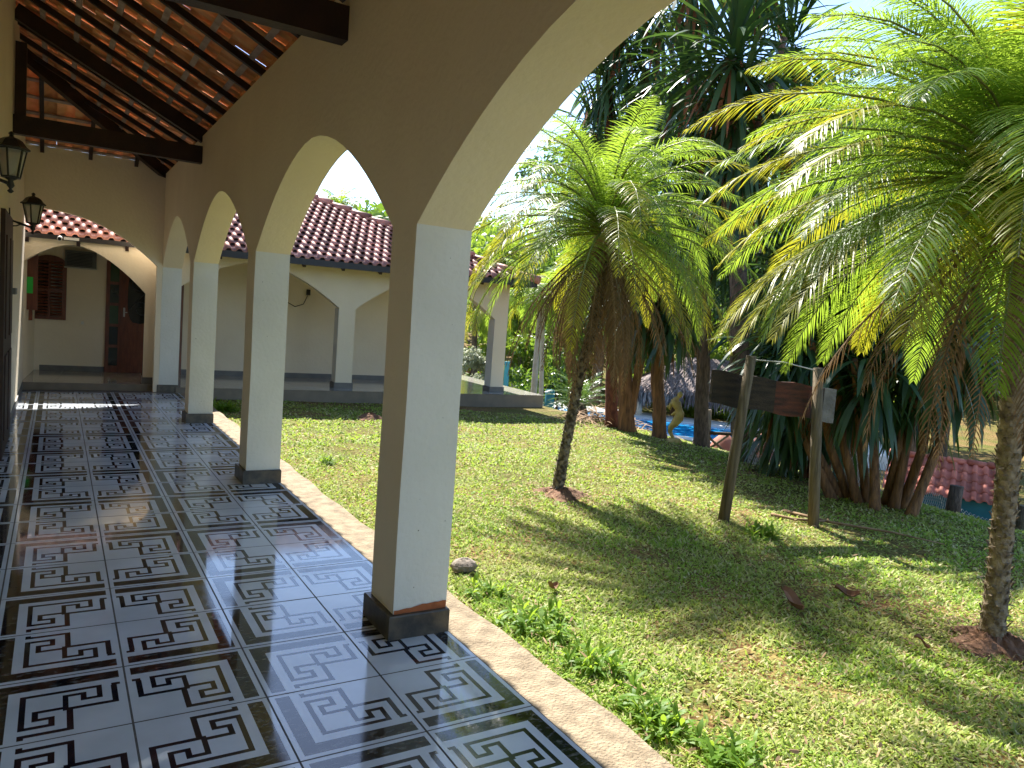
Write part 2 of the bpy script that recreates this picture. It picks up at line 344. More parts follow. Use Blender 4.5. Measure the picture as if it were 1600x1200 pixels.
for k, (a, b) in enumerate(cols):
    c = MB()
    # slightly uneven shaft, white reveals, cream long faces
    NZ = 12
    for i in range(NZ):
        z0 = .0+ZS*i/NZ; z1 = ZS*(i+1)/NZ
        jj = lambda z: .0016*math.sin(z*5+k)
        A = [(WX0+jj(z0), a-jj(z0), z0), (WX1, a+jj(z0), z0), (WX1, b, z0), (WX0+jj(z0), b, z0)]
        B = [(WX0+jj(z1), a-jj(z1), z1), (WX1, a+jj(z1), z1), (WX1, b, z1), (WX0+jj(z1), b, z1)]
        for q, mi in ((0, 1), (1, 0), (2, 1), (3, 0)): r = (q+1) % 4; c.face([A[q], A[r], B[r], B[q]], mi)
    for _ in range(7):
        x = random.uniform(WX0+.03, WX1-.03); z = random.uniform(.2, 1.9); r0 = random.uniform(.0012, .0035)
        c.face([(x+r0*random.uniform(.5, 1.4)*math.cos(q*1.047), a-.0036, z+r0*random.uniform(.6, 2.2)*math.sin(q*1.047)) for q in range(6)], 2)
    cc = c.build('column', [cream, white, plinthm], house)
    p_ = MB(); o = .028; pts = [(WX0-o, a-o), (WX1+.008, a-o), (WX1+.008, b+o), (WX0-o, b+o)]
    e = .004
    for z0, z1, s0, s1 in ((-.02, .108, 0, 0), (.108, .115, 0, e)):
        A = [(x+(s0 if x < 1.5 else -s0), y+(s0 if y < (a+b)/2 else -s0), z0) for x, y in pts]; B = [(x+(s1 if x < 1.5 else -s1), y+(s1 if y < (a+b)/2 else -s1), z1) for x, y in pts]
        for q in range(4): r = (q+1) % 4; p_.face([A[q], A[r], B[r], B[q]])
    p_.face(B); p_.build('plinth', plinthm, cc)
    if k == 2:
        s_ = MB(); M2 = []
        xs = np.linspace(WX0+.004, WX1-.003, 14); top = [.128, .127, .13, .132, .131, .135, .139, .143, .141, .142, .144, .143, .146, .145]
        for i in range(13): s_.face([(xs[i], a-.0035, .113), (xs[i+1], a-.0035, .113), (xs[i+1], a-.0035, top[i+1]+.006), (xs[i], a-.0035, top[i]+.006)])
        tag(s_.build('bare_primer_strip', mat('orange_primer', (.42, .13, .045), (.30, .09, .03), .9, 20), cc), 'orange primer showing above the plinth')
# left wall, end wall
lw = MB(); lw.box((-.62, -4, 0), (-.42, 13.3, 4.4)); lw.build('inner_wall', cream, house)
sk = MB(); sk.box((-.42, -4, 0), (-.405, 7.7, .09)); sk.box((-.42, 9.1, 0), (-.405, 13.15, .09)); sk.build('skirting', greyskirt, house)
ew = MB(); N = 26; xs = np.linspace(-.42, 1.31, N+1)
EZ = lambda x: 1.95+.68*(1-abs((x+.28)/1.6)**2.3)
for i in range(N):
    a, b = xs[i], xs[i+1]
    for y in (12.88, 13.0): ew.face([(a, y, EZ(a)), (b, y, EZ(b)), (b, y, 3.50), (a, y, 3.50)])
    ew.face([(a, 12.88, EZ(a)), (a, 13.0, EZ(a)), (b, 13.0, EZ(b)), (b, 12.88, EZ(b))], 0, True)
ew.face([(1.31, 12.88, 1.93), (WX0, 12.88, 1.93), (WX0, 12.88, 3.50), (1.31, 12.88, 3.50)]); ew.face([(1.31, 13.0, 1.93), (WX0, 13.0, 1.93), (WX0, 13.0, 3.50), (1.31, 13.0, 3.50)])
ew.box((1.31, 12.883, .0), (WX0-.003, 12.997, 1.94))
ew.build('end_wall', cream, house)
# dark door on the inner wall
dr = MB(); dr.box((-.42, 7.75, 0), (-.385, 9.05, 2.16)); dd = dr.build('door', darkwood, house)
hd = MB(); hd.beam((-.36, 8.75, 1.46), (-.36, 9.12, 1.46), .03, .06); hd.beam((-.385, 8.95, 1.46), (-.355, 8.95, 1.46), .02, .03); hd.build('bolt_bar', greyskirt, dd)
hp = MB()
for y0, y1, z0, z1 in ((7.9, 8.3, .15, .9), (8.5, 8.9, .15, .9), (7.9, 8.3, 1.05, 1.95), (8.5, 8.9, 1.05, 1.95)): hp.box((-.385, y0, z0), (-.374, y1, z1))
hp.build('door_panel', darkwood, dd)

# roof timbers and tiles
SL = .5; X0 = 1.39; ZR = 3.50; YE = 12.93
zr = lambda x: ZR-SL*(x-X0)
zr2 = lambda y: ZR+SL*(YE-y)
def timber(name, p, q, wd, ht, up=(0, 0, 1)):
    b = MB(); b.beam(p, q, wd, ht, 0, up); return b.build(name, darkwood, house)
yr = [9.47-.565*i for i in range(24)]
for y in yr:
    if abs(y-9.47) < .01: continue
    timber('rafter', (1.95, y, zr(1.95)-.06), (-3.2, y, zr(-3.2)-.06), .044, .055)
for y in (10.05, 10.62, 11.19, 11.76, 12.33):
    x = X0-(YE-y); timber('rafter', (1.95, y, zr(1.95)-.06), (x, y, zr(x)-.06), .044, .055)
for x in (-.22, .38, .98):
    y = YE-(X0-x); timber('rafter', (x, 13.2, zr2(13.2)-.075), (x, y, zr2(y)-.075), .05, .08)
timber('hip_rafter', (1.72, YE+.33, zr(1.72)-.12), (-2.2, YE-3.59, zr(-2.2)-.12), .08, .17)
for y in (9.47, 4.40):
    timber('principal_rafter', (1.42, y+.03, zr(1.42)-.115), (-.42, y+.03, zr(-.42)-.115), .08, .15)
    timber('tie_beam', (1.40, y, 3.155), (-.42, y, 3.155), .11, .19)
    timber('strut', (-.36, y+.02, 3.25), (-.36, y+.02, 3.98), .1, .1, (1, 0, 0))
k = 0
for i in range(16):
    x = 1.92-.335*i*math.cos(math.atan(SL)); yend = min(13.2, YE-(X0-x)-.02)
    if x < -3.2: break
    b = MB(); b.beam((x, -4, zr(x)-.02), (x, yend, zr(x)-.02), .05, .022, 0, (SL, 0, 1)); b.build('batten', lath, house)
for i in range(8):
    y = 13.15-.335*i*math.cos(math.atan(SL)); x0 = X0+(y-YE)
    b = MB(); b.beam((-3, y, zr2(y)-.02), (x0, y, zr2(y)-.02), .05, .022, 0, (0, SL, 1)); b.build('batten', lath, house)

prof = [(0, .012), (.10, .000), (.36, .000), (.46, .014), (.52, .040), (.62, .056), (.78, .060), (.90, .050), (.98, .026), (1.02, .012)]
def tile_field(name, mat_, parent, org, ud, vd, nu, nv, wd, ln, keep, brk=False):
    """overlapping clay tiles: ud across, vd down the slope (unit vectors)"""
    org = Vector(org); ud = Vector(ud).normalized(); vd = Vector(vd).normalized(); nd = ud.cross(vd); nd = nd if nd.z > 0 else -nd
    V = []; F = []
    for j in range(nv):
        for i in range(nu):
            c = org+ud*((i+.5)*wd)+vd*((j+.5)*ln)
            if not keep(c): continue
            jx = random.uniform(-.004, .004); jz = random.uniform(0, .004); k = len(V)
            off = (wd*.5 if brk and j % 2 else 0)
            for t, lift in ((-.06, .0), (1.12, .022)):
                for pu, pz in prof: V.append(org+ud*((i+pu)*wd+jx+off)+vd*((j+t)*ln)+nd*(pz*wd/.21+lift+jz))
            for pu, pz in prof: V.append(org+ud*((i+pu)*wd+jx+off)+vd*((j+1.12)*ln)+nd*(pz*wd/.21+.022+jz-.016))
            n = len(prof)
            for q in range(n-1):
                F.append((k+q, k+q+1, k+n+q+1, k+n+q)); F.append((k+n+q, k+n+q+1, k+2*n+q+1, k+2*n+q))
    return npmesh(name, [tuple(v) for v in V], [np.array(F)], mat_, parent, smooth=False)
cs = 1/math.sqrt(1+SL*SL)
tile_field('roof_tiles', clay, house, (-3.33, -4, zr(-3.33)), (0, 1, 0), (cs, 0, -SL*cs), 84, 18, .21, .335, lambda c: (X0-c.x) < (YE-c.y)+.1 and c.x < 1.98)
tile_field('roof_tiles', clay, house, (-3.2, YE-4.2, zr2(YE-4.2)), (1, 0, 0), (0, cs, -SL*cs), 25, 16, .21, .335, lambda c: (YE-c.y) < (X0-c.x)+.1 and c.y < 13.05)
b = MB()
for i in range(14):
    t = .36-i*.36; a = Vector((X0+t, YE+t, ZR-SL*t+.06)); c = Vector((X0+t-.42, YE+t-.42, ZR-SL*(t-.42)+.04)); b.tube([a, c], [.10, .085], 8)
b.build('hip_tiles', clay, house)
b = MB(); b.face([(-3.2, -4, zr(-3.2)-.3), (-3.2, 13, zr(-3.2)-.3), (-3.2, 13, 0), (-3.2, -4, 0)]); b.face([(-3.2, -4, 0), (1.39, -4, 0), (1.39, -4, 3.4), (-3.2, -4, 5.5)]); b.build('rear_wall', cream, house)

# ------------------------------------------------------------------ second house across the lawn
FA = -.0625
fh = empty('house', (1.2, 13.3, 0), 'cream house across the lawn with brown tiled roof and arched porch', 'house', rz=FA)
PZ = .085
pf = MB(); pf.box((-2.4, -.155, -.35), (.46, .3, PZ-.003)); pf.box((.46, -.44, -.35), (7.18, .3, PZ-.003)); pf.box((-2.4, .3, -.35), (7.18, 4.5, PZ-.003))
pf.build('porch_base', mat('porch_side', (.24, .20, .15), (.19, .16, .12), .6, 5), fh)
pt = MB()
def slab(x0, x1, y0, y1, st=.6):
    x = x0
    while x < x1-.01:
        y = y0; xe = min(x+st, x1)
        while y < y1-.01:
            ye = min(y+st, y1); z = PZ+random.uniform(0, .0006); pt.face([(x+.002, y+.002, z), (xe-.002, y+.002, z), (xe-.002, ye-.002, z), (x+.002, ye-.002, z)]); y += st
        x += st
slab(-2.4, .45, -.16, .3); slab(.46, 7.19, -.45, .3); slab(-2.4, 7.19, .3, 4.5)
pt.build('porch_floor', greystone, fh)
FW = MB(); fcols = [(-2.3, -2.0), (0, .30), (3.10, 3.40), (6.20, 6.48)]
FZS, FRISE, FZT, FT = 1.52, .66, 2.30, .2
for k in range(3):
    xa, xb = fcols[k][1], fcols[k+1][0]; xm = (xa+xb)/2; hs = (xb-xa)/2; N = 24
    ts = [-math.cos(math.pi*i/N) for i in range(N+1)]
    for i in range(N):
        x0, x1 = xm+hs*ts[i], xm+hs*ts[i+1]; z0, z1 = archz(ts[i], FRISE, FZS, 1.7), archz(ts[i+1], FRISE, FZS, 1.7)
        FW.face([(x0, 0, z0), (x1, 0, z1), (x1, 0, FZT), (x0, 0, FZT)]); FW.face([(x0, FT, z0), (x0, FT, FZT), (x1, FT, FZT), (x1, FT, z1)]); FW.face([(x0, 0, z0), (x0, FT, z0), (x1, FT, z1), (x1, 0, z1)], 0, True)
for a, b in fcols:
    for y in (0, FT): FW.face([(a, y, FZS), (b, y, FZS), (b, y, FZT), (a, y, FZT)])
FW.face([(6.48, 0, FZS), (6.48, FT, FZS), (6.48, FT, FZT), (6.48, 0, FZT)])
# side arcade running back from the corner column
N = 20; ts = [-math.cos(math.pi*i/N) for i in range(N+1)]
for i in range(N):
    y0, y1 = 1.7+1.5*ts[i], 1.7+1.5*ts[i+1]; z0, z1 = archz(ts[i], FRISE, FZS, 1.7), archz(ts[i+1], FRISE, FZS, 1.7)
    for x in (6.28, 6.48): FW.face([(x, y0, z0), (x, y1, z1), (x, y1, FZT), (x, y0, FZT)])
    FW.face([(6.28, y0, z0), (6.28, y1, z1), (6.48, y1, z1), (6.48, y0, z0)])
FW.build('arcade_wall', cream, fh)
for k, (a, b) in enumerate(fcols):
    c = MB(); c.box((a, 0, PZ), (b, FT+.08 if k else FT, FZS), 0, [1 if k > 1 else 0, 1, 0, 0, 0, 0]); cc = c.build('column', [cream, white], fh)
    c = MB(); o = .02; c.box((a-o, -o, PZ), (b+o, FT+.1, PZ+.10)); c.build('plinth', greyskirt, cc)
c = MB(); c.box((6.28, 3.2, PZ), (6.48, 3.5, FZT)); c.build('column', cream, fh)
bw = MB(); bw.box((-2.4, 1.75, 0), (5.35, 1.95, 3.0)); bw.box((5.15, 1.95, 0), (5.35, 4.4, 3.0)); bw.build('back_wall', cream, fh)
bw = MB(); bw.box((-1.55, 1.735, PZ), (-.44, 1.75, PZ+.09)); bw.box((.3, 1.735, PZ), (5.36, 1.75, PZ+.09)); bw.build('skirting', greyskirt, fh)
lwf = MB(); lwf.box((-1.83, .05, 0), (-1.63, 1.75, 2.3)); lwf.build('side_wall', cream, fh)
cl = MB(); cl.box((-2.4, .1, FZT-.06), (6.4, 1.9, FZT-.02)); cl.build('porch_ceiling', cream, fh)
# roof: front slope, hip, ridge
RS = .41; RE = -.50; RX = 6.78; RZ = 2.30; RL = .36; rc = 1/math.sqrt(1+RS*RS)
rz_ = lambda y: RZ+RS*(y-RE)
TOP = 3.5
tile_field('roof_tiles', rooftile, fh, (-4.5, RE+TOP, rz_(RE+TOP)), (1, 0, 0), (0, -rc, -RS*rc), 70, 15, .165, .27, lambda c: (c.y-RE) < (RX-c.x)+.08 and c.y > RE-.04 and c.x > .42, True)
tile_field('roof_tiles', rooftile, fh, (-4.5, RL+2.96, 2.33+RS*2.96), (1, 0, 0), (0, -rc, -RS*rc), 32, 12, .165, .27, lambda c: c.y > RL-.04 and c.x < .55, True)
tile_field('roof_tiles', rooftile, fh, (RX-TOP, RE-.1, RZ+RS*TOP), (0, 1, 0), (rc, 0, -RS*rc), 43, 15, .165, .27, lambda c: (RX-c.x) < (c.y-RE)+.08 and c.x < RX+.04, True)
b = MB()
for i in range(11):
    t = -.05+i*.33; a = Vector((RX-t, RE+t, RZ+RS*t+.055)); c = Vector((RX-t-.40, RE+t+.40, RZ+RS*(t+.4)+.02)); b.tube([a, c], [.085, .065], 8)
b.build('hip_tiles', rooftile, fh)
b = MB()
for i in range(24):
    x = RX-TOP-i*.36; b.tube([(x+.02, RE+TOP, RZ+RS*TOP+.06), (x-.40, RE+TOP, RZ+RS*TOP+.03)], [.085, .07], 8)
b.build('ridge_tiles', rooftile, fh)
b = MB(); b.face([(.42, RE, RZ-.06), (RX, RE, RZ-.06), (RX-TOP, RE+TOP, RZ+RS*TOP-.06), (.42, RE+TOP, RZ+RS*TOP-.06)]); b.face([(-4.5, RL, 2.27), (.5, RL, 2.27), (.5, RL+TOP, 2.27+RS*TOP), (-4.5, RL+TOP, 2.27+RS*TOP)]); b.face([(RX, RE, RZ-.06), (RX, 8, RZ-.06), (RX-TOP, 8, RZ+RS*TOP-.06), (RX-TOP, RE+TOP, RZ+RS*TOP-.06)])
b.face([(-4.5, RE+TOP, RZ+RS*TOP-.06), (RX-TOP, RE+TOP, RZ+RS*TOP-.06), (RX-TOP, 9, RZ), (-4.5, 9, RZ)])
b.build('roof_boarding', darkwood, fh)
b = MB(); b.beam((.42, RE-.01, RZ-.05), (RX+.02, RE-.01, RZ-.05), .03, .11); b.beam((-4.5, -.02, 2.265), (.42, -.02, 2.265), .03, .07); b.beam((RX+.01, RE-.02, RZ-.05), (RX+.01, 8, RZ-.05), .03, .11); b.build('fascia', blacktrim, fh)
for i in range(13):
    b = MB(); x = -1.6+i*.66; b.beam((x, (RE if x > .4 else -.06)+.03, RZ-.11), (x, .02, RZ-.11+RS*(.5 if x > .4 else .05)), .05, .07); b.build('rafter_tail', darkwood, fh)
# arched window on the back wall with an open louvred shutter look
LX = lambda wx, wy=15.0: (wx-1.2)
def local(wx, wy):  # world to house-local x, y
    dx, dy = wx-1.2, wy-13.3; return dx*math.cos(FA)+dy*math.sin(FA), -dx*math.sin(FA)+dy*math.cos(FA)
wx0 = local(-.37, 15.0)[0]; wx1 = local(.13, 15.0)[0]; z0, z1 = .96, 1.90
wy = 1.75
def arcpoly(x0, x1, z0, z1, rise, n=12):
    xm = (x0+x1)/2; hs = (x1-x0)/2
    return [(x0, z0), (x1, z0)]+[(xm+hs*math.cos(math.pi*i/n), z1+rise*math.sin(math.pi*i/n)) for i in range(n+1)]
wf = MB(); wf.prism(arcpoly(wx0, wx1, z0, z1, .15), 'y', wy-.05, wy); win = wf.build('window', redwood, fh)
for xa, xb in ((wx0+.06, (wx0+wx1)/2-.02), ((wx0+wx1)/2+.02, wx1-.06)):
    for za, zb in ((z0+.06, (z0+z1)/2), ((z0+z1)/2+.05, z1+.05)):
        lb = MB(); lb.box((xa, wy-.056, za), (xb, wy-.052, zb), 1)
        nsl = 8
        for i in range(nsl):
            zz = za+(i+.5)*(zb-za)/nsl; lb.beam((xa, wy-.062, zz), (xb, wy-.062, zz), .02, .03, 0, (0, .6, 1))
        lb.build('louvre', [redwood, glassdark], win)
# entrance door
dx0 = local(.73, 15.0)[0]; dx1 = dx0+1.25; dz1 = 2.05
d_ = MB(); d_.box((dx0, wy-.03, PZ), (dx1, wy, dz1)); door = d_.build('door', redwood, fh)
leaf = MB(); leaf.box((dx0+.27, wy-.05, PZ+.02), (dx1-.06, wy-.03, dz1-.05)); leaf.build('door_leaf', redwood, door)
for i in range(5):
    g = MB(); a = PZ+.12+i*.37; g.box((dx0+.06, wy-.036, a), (dx0+.2, wy-.031, a+.32)); g.build('side_pane', mat('green_pane%d' % i, (.02, .06, .025) if i in (2, 4) else (.012, .02, .015), None, .1, 4), door)
g = MB(); N = 20; cx = dx0+.53
poly = [(cx+.19*math.copysign(abs(math.cos(2*math.pi*i/N))**.6, math.cos(2*math.pi*i/N)), 1.45+.48*math.copysign(abs(math.sin(2*math.pi*i/N))**.7, math.sin(2*math.pi*i/N))) for i in range(N)]
g.prism(poly, 'y', wy-.056, wy-.051); gl = g.build('glass', glassdark, door)
g = MB()
def scroll(cx, cz, r, turns, s=1, a0=0):
    return [(cx+s*r*(1-.75*t)*math.cos(a0+turns*2*math.pi*t), wy-.064, cz+r*(1-.75*t)*math.sin(a0+turns*2*math.pi*t)) for t in np.linspace(0, 1, 26)]
for q in (scroll(cx, 1.65, .17, 1.3), scroll(cx+.02, 1.22, .16, 1.3, -1), [(cx+.16, wy-.064, 1.6), (cx, wy-.064, 1.42), (cx-.14, wy-.064, 1.25)]): g.tube(q, .008, 5)
g.build('iron_scroll', iron, gl)
g = MB(); g.box((dx0+.36, wy-.062, .22), (dx0+.72, wy-.05, .84)); g.build('door_panel', redwood, door)
g = MB(); g.box((dx0+.275, wy-.066, 1.08), (dx0+.305, wy-.05, 1.24)); g.tube([(dx0+.29, wy-.066, 1.16), (dx0+.29, wy-.10, 1.16), (dx0+.34, wy-.10, 1.16)], .009, 6); g.build('handle', wire, door)
# open shutter on the side wall
b = MB(); b.box((-1.63, .42, 1.14), (-1.49, .47, 2.06)); sh = b.build('shutter', redwood, fh)
b = MB(); b.box((-1.60, .405, .98), (-1.55, .44, 1.14)); b.build('shutter_stay', redwood, sh)
# things on that house
def lp(x, y, z): return fh.matrix_basis @ Vector((x, y, z)) if False else Vector((1.2+x*math.cos(FA)-y*math.sin(FA), 13.3+x*math.sin(FA)+y*math.cos(FA), z))
def mini(name, loc, label, cat, group=None): return empty(name, loc, label, cat, group, FA)
pn = MB(); pn.box((-.052, -.004, -.125), (.03, 0, .125)); o = pn.build('paper_notice', mat('green_paper', (.03, .55, .06), None, .7, 5)); o.location = lp(-1.58, .415, 1.52); o.rotation_euler.z = FA; tag(o, 'bright green paper notice fixed to the red wooden shutter', 'notice')
def ac(loc, label, wd, ht, dp, cable=None):
    t = mini('air_conditioner', loc, label, 'air conditioner', 'window air conditioners')
    b = MB(); b.box((0, -dp, 0), (wd, 0, ht)); b.build('casing', mat('ac_casing_%s' % wd, (.11, .115, .11), (.08, .085, .08), .6, 8), t)
    b = MB()
    for i in range(9): b.box((.03, -dp-.008, .03+i*(ht-.06)/9), (wd-.06, -dp-.002, .03+(i+.55)*(ht-.06)/9))
    b.build('grille', iron, t)
    b = MB(); b.box((-.01, -dp-.01, -.02), (wd+.01, 0, -.002)); b.build('support_tray', wire, t)
    if cable:
        b = MB(); b.tube([(wd+.02, -.02, ht*.8), (wd+.06, -.02, .0), (wd+.16, -.02, -.22), (wd+.32, -.02, -.30), (wd+.48, -.02, -.24), (wd+.56, -.02, -.05)], .008, 5); b.tube([(wd+.03, -.02, ht+.2), (wd+.03, -.02, .1)], .007, 5); b.box((wd+.53, -.04, -.06), (wd+.6, 0, .05)); b.build('cable', iron, t)
ac(lp(local(.10, 15)[0], 1.748, 1.88), 'grey air conditioner in the wall above the shuttered window', .47, .28, .10)
ac(lp(local(3.15, 15)[0], 1.748, 1.78), 'dark air conditioner with a looping cable on the far porch wall', .52, .34, .16, True)
t = mini('wall_socket', lp(local(.38, 15)[0], 1.748, .93), 'small beige electrical socket between shuttered window and entrance door', 'socket')
b = MB(); b.box((-.05, -.012, -.05), (.05, 0, .05)); b.build('cover_plate', cream, t); b = MB(); b.box((-.02, -.018, -.025), (.02, -.012, .025)); b.build('socket_insert', plastic, t)
t = mini('security_camera', lp(-1.15, -.02, 2.26), 'small white security camera under the eave of the far porch', 'camera')
b = MB(); b.tube([(-.03, 0, 0), (-.03, -.10, -.02)], .035, 10); b.build('camera_body', plastic, t); b = MB(); b.tube([(-.03, -.101, -.02), (-.03, -.106, -.021)], .024, 10); b.build('lens', glassdark, t); b = MB(); b.box((.02, -.03, -.02), (.22, .0, .02)); b.build('mount', plastic, t)

# ------------------------------------------------------------------ wall lanterns
def lantern(loc, label, s=1.0):
    t = empty('wall_lantern', loc, label, 'lantern', 'black wall lanterns'); t.scale = (s, s, s)
    b = MB(); b.box((-.22, -.03*s, -.20), (-.205, .03*s, .02)); b.tube([(-.21, 0, -.10), (-.12, 0, -.13), (-.05, 0, -.15), (0, 0, -.165)], [.012, .014, .012, .014], 8); b.tube([(-.21, 0, -.17), (-.15, 0, -.16), (-.10, 0, -.135)], .007, 6)
    b.tube([(0, 0, -.23), (0, 0, -.215), (0, 0, -.2), (0, 0, -.175), (0, 0, -.14), (0, 0, -.12)], [.008, .022, .008, .026, .016, .05], 8); b.build('bracket', iron, t)
    P = lambda r, z, n=6: [(r*math.cos(2*math.pi*i/n+.3), r*math.sin(2*math.pi*i/n+.3), z) for i in range(n)]
    b = MB(); lo, hi = P(.058, -.115), P(.098, .085); b.tube([(0, 0, -.12), (0, 0, -.112)], [.062, .062], 6)
    for i in range(6): b.beam(lo[i], hi[i], .011, .011)
    for R_ in (lo, hi):
        for i in range(6): b.beam(R_[i], R_[(i+1) % 6], .012, .012)
    b.build('frame', iron, t)
    b = MB(); lo, hi = P(.055, -.112), P(.095, .083)
    for i in range(6): b.face([lo[i], lo[(i+1) % 6], hi[(i+1) % 6], hi[i]])
    b.build('glass', frost_g, t)
    b = MB(); rr = [(.118, .085), (.120, .095), (.095, .115), (.070, .150), (.045, .165), (.018, .172), (.012, .185), (.020, .195), (.012, .207), (.002, .213)]
    b.tube([(0, 0, z) for r, z in rr], [r for r, z in rr], 6, smooth=False); b.build('hood', iron, t)
    b = MB(); b.tube([(0, 0, z) for z in (-.11, -.08, -.06, -.03, 0, .02)], [.012, .014, .025, .032, .024, .004], 10); b.build('bulb', plastic, t)
def frostglass():
    mt, n, b = nodes_of('lantern_glass'); b.inputs['Base Color'].default_value = (.75, .75, .65, 1); b.inputs['Roughness'].default_value = .35; b.inputs['Transmission Weight'].default_value = .75; b.inputs['IOR'].default_value = 1.1
    return mt
frost_g = frostglass()
lantern((-.245, 5.38, 2.25), 'larger black wall lantern at the left edge under the tie beam', .80)
lantern((-.22, 9.0, 2.25), 'smaller farther black wall lantern in front of the end arch', .92)

# ------------------------------------------------------------------ plants
class Leaves:
    """many leaf strips: arrays of quads and a tip triangle"""
    def __init__(s): s.V = []; s.Q = []; s.T = []; s.mq = []; s.mt = []; s.n = 0
    def add(s, V, Q, T, mi=0):
        s.V.append(V); s.Q.append(Q+s.n); s.T.append(T+s.n); s.mq.append(np.full(len(Q), mi)); s.mt.append(np.full(len(T), mi)); s.n += len(V)
    def strips(s, base, d, side, L, wd, droop, segs=3, mi=0, taper=None, fold=0):
        """base,d,side (n,3); L,wd (n,)"""
        n = len(base); d = d/np.linalg.norm(d, axis=1, keepdims=True); p = base.copy(); rows = []
        step = (L/segs)[:, None]; droop = np.broadcast_to(droop, (n,))[:, None]
        for k in range(segs+1):
            t = k/segs
            wk = wd*(taper(t) if taper else (.55+.9*t if t < .5 else 2*(1-t)))
            if k == segs: rows.append(p.copy()[:, None, :])
            else: rows.append(np.stack([p-side*(wk/2)[:, None], p+side*(wk/2)[:, None]], 1))
            d = d+np.array([0, 0, -1.])*droop/segs; d /= np.linalg.norm(d, axis=1, keepdims=True); p = p+d*step
        V = np.concatenate(rows, 1); per = V.shape[1]; o = np.arange(n)[:, None]*per
        Q = np.concatenate([o+np.array([[2*k, 2*k+1, 2*k+3, 2*k+2]]) for k in range(segs-1)], 0) if segs > 1 else np.zeros((0, 4), int)
        T = o+np.array([[2*(segs-1), 2*(segs-1)+1, 2*segs]])
        s.add(V.reshape(-1, 3), Q, T, mi)
    def build(s, name, mats, parent=None):
        return npmesh(name, np.concatenate(s.V), [np.concatenate(s.Q), np.concatenate(s.T)], mats, parent, [np.concatenate(s.mq), np.concatenate(s.mt)])
def unit(v): return v/np.linalg.norm(v)
def frond(Lv, st, base, az, el, L, droop, npin=46, plen=.30, pw=.016, mi=0, vee=.35, sag=.5, tipmi=None, p0=.12):
    """feather frond with leaflets both sides; st collects the stalk"""
    n = 14; p = np.array(base, float); pts = [p.copy()]; dirs = []
    for k in range(n):
        t = (k+.5)/n; e = el-droop*t**1.25; dv = np.array([math.cos(e)*math.cos(az), math.cos(e)*math.sin(az), math.sin(e)])
        dirs.append(dv); p = p+dv*L/n; pts.append(p.copy())
    pts = np.array(pts); dirs = np.array(dirs+[dirs[-1]])
    if st is not None: st.tube(pts[::2], [.011*(1-.85*i/n)+.001 for i in range(0, n+1, 2)], 4, cap=False)
    ts = np.linspace(p0, .995, npin)+rng.uniform(-.004, .004, npin); ts = np.clip(ts, 0, 1)
    f = ts*n; i0 = np.minimum(f.astype(int), n-1); fr = (f-i0)[:, None]
    b = pts[i0]*(1-fr)+pts[i0+1]*fr; d = dirs[i0]
    side = np.cross(d, [0, 0, 1.]); sn = np.linalg.norm(side, axis=1, keepdims=True)
    side = np.where(sn > .15, side/np.maximum(sn, 1e-6), np.array([math.sin(az), -math.cos(az), 0])); up = np.cross(side, d)
    prof_ = np.clip(np.sin(np.pi*np.clip(ts*.86+.12, 0, 1))**.7, .15, 1)
    for sgn in (-1, 1):
        fw = .45+.5*ts
        dv = side*sgn+d*fw[:, None]+up*(vee+rng.normal(0, .10, npin))[:, None]+rng.normal(0, .05, (npin, 3))
        dv /= np.linalg.norm(dv, axis=1, keepdims=True)
        wside = np.cross(dv, up+rng.normal(0, .25, (npin, 3))); wside /= np.linalg.norm(wside, axis=1, keepdims=True)
        ll = plen*prof_*rng.uniform(.85, 1.1, npin)
        if tipmi is None: Lv.strips(b, dv, wside, ll, np.full(npin, pw), sag+rng.uniform(-.15, .25, npin), 3, mi)
        else:
            k = int(npin*.55)
            Lv.strips(b[:k], dv[:k], wside[:k], ll[:k], np.full(k, pw), sag, 3, mi); Lv.strips(b[k:], dv[k:], wside[k:], ll[k:], np.full(npin-k, pw), sag, 3, tipmi)
def palm_trunk(b, pts, r, scales=True, n=14):
    pts = [Vector(p) for p in pts]; dense = []
    for i in range(len(pts)-1):
        for k in range(10): dense.append(pts[i].lerp(pts[i+1], k/10))
    dense.append(pts[-1]); N = len(dense)
    rad = [r*(1.18-.25*min(1, i/N*4) if i/N < .25 else .93+.10*(i/N))*(1+.05*math.sin(i*2.3)) for i in range(N)]
    b.tube(dense, rad, n, jit=.07)
    if scales:  # old leaf bases
        Lt = sum((dense[i+1]-dense[i]).length for i in range(N-1)); cnt = int(Lt*130)
        for q in range(cnt):
            t = (q+.5)/cnt*(N-1); i = min(int(t), N-2); c = dense[i].lerp(dense[i+1], t-i); a = q*2.4+random.uniform(-.2, .2); rr = rad[i]
            o = Vector((math.cos(a), math.sin(a), 0)); tn = Vector((-math.sin(a), math.cos(a), 0)); wdt = r*.34
            p = c+o*rr*.93; tip = p+o*random.uniform(.012, .032)+Vector((0, 0, random.uniform(.004, .030)))
            b.face([p-tn*wdt-Vector((0, 0, .018)), p+tn*wdt-Vector((0, 0, .018)), tip+tn*wdt*.35, tip-tn*wdt*.35]); b.face([tip-tn*wdt*.35, tip+tn*wdt*.35, p+tn*wdt*.8+Vector((0, 0, .022)), p-tn*wdt*.8+Vector((0, 0, .022))])
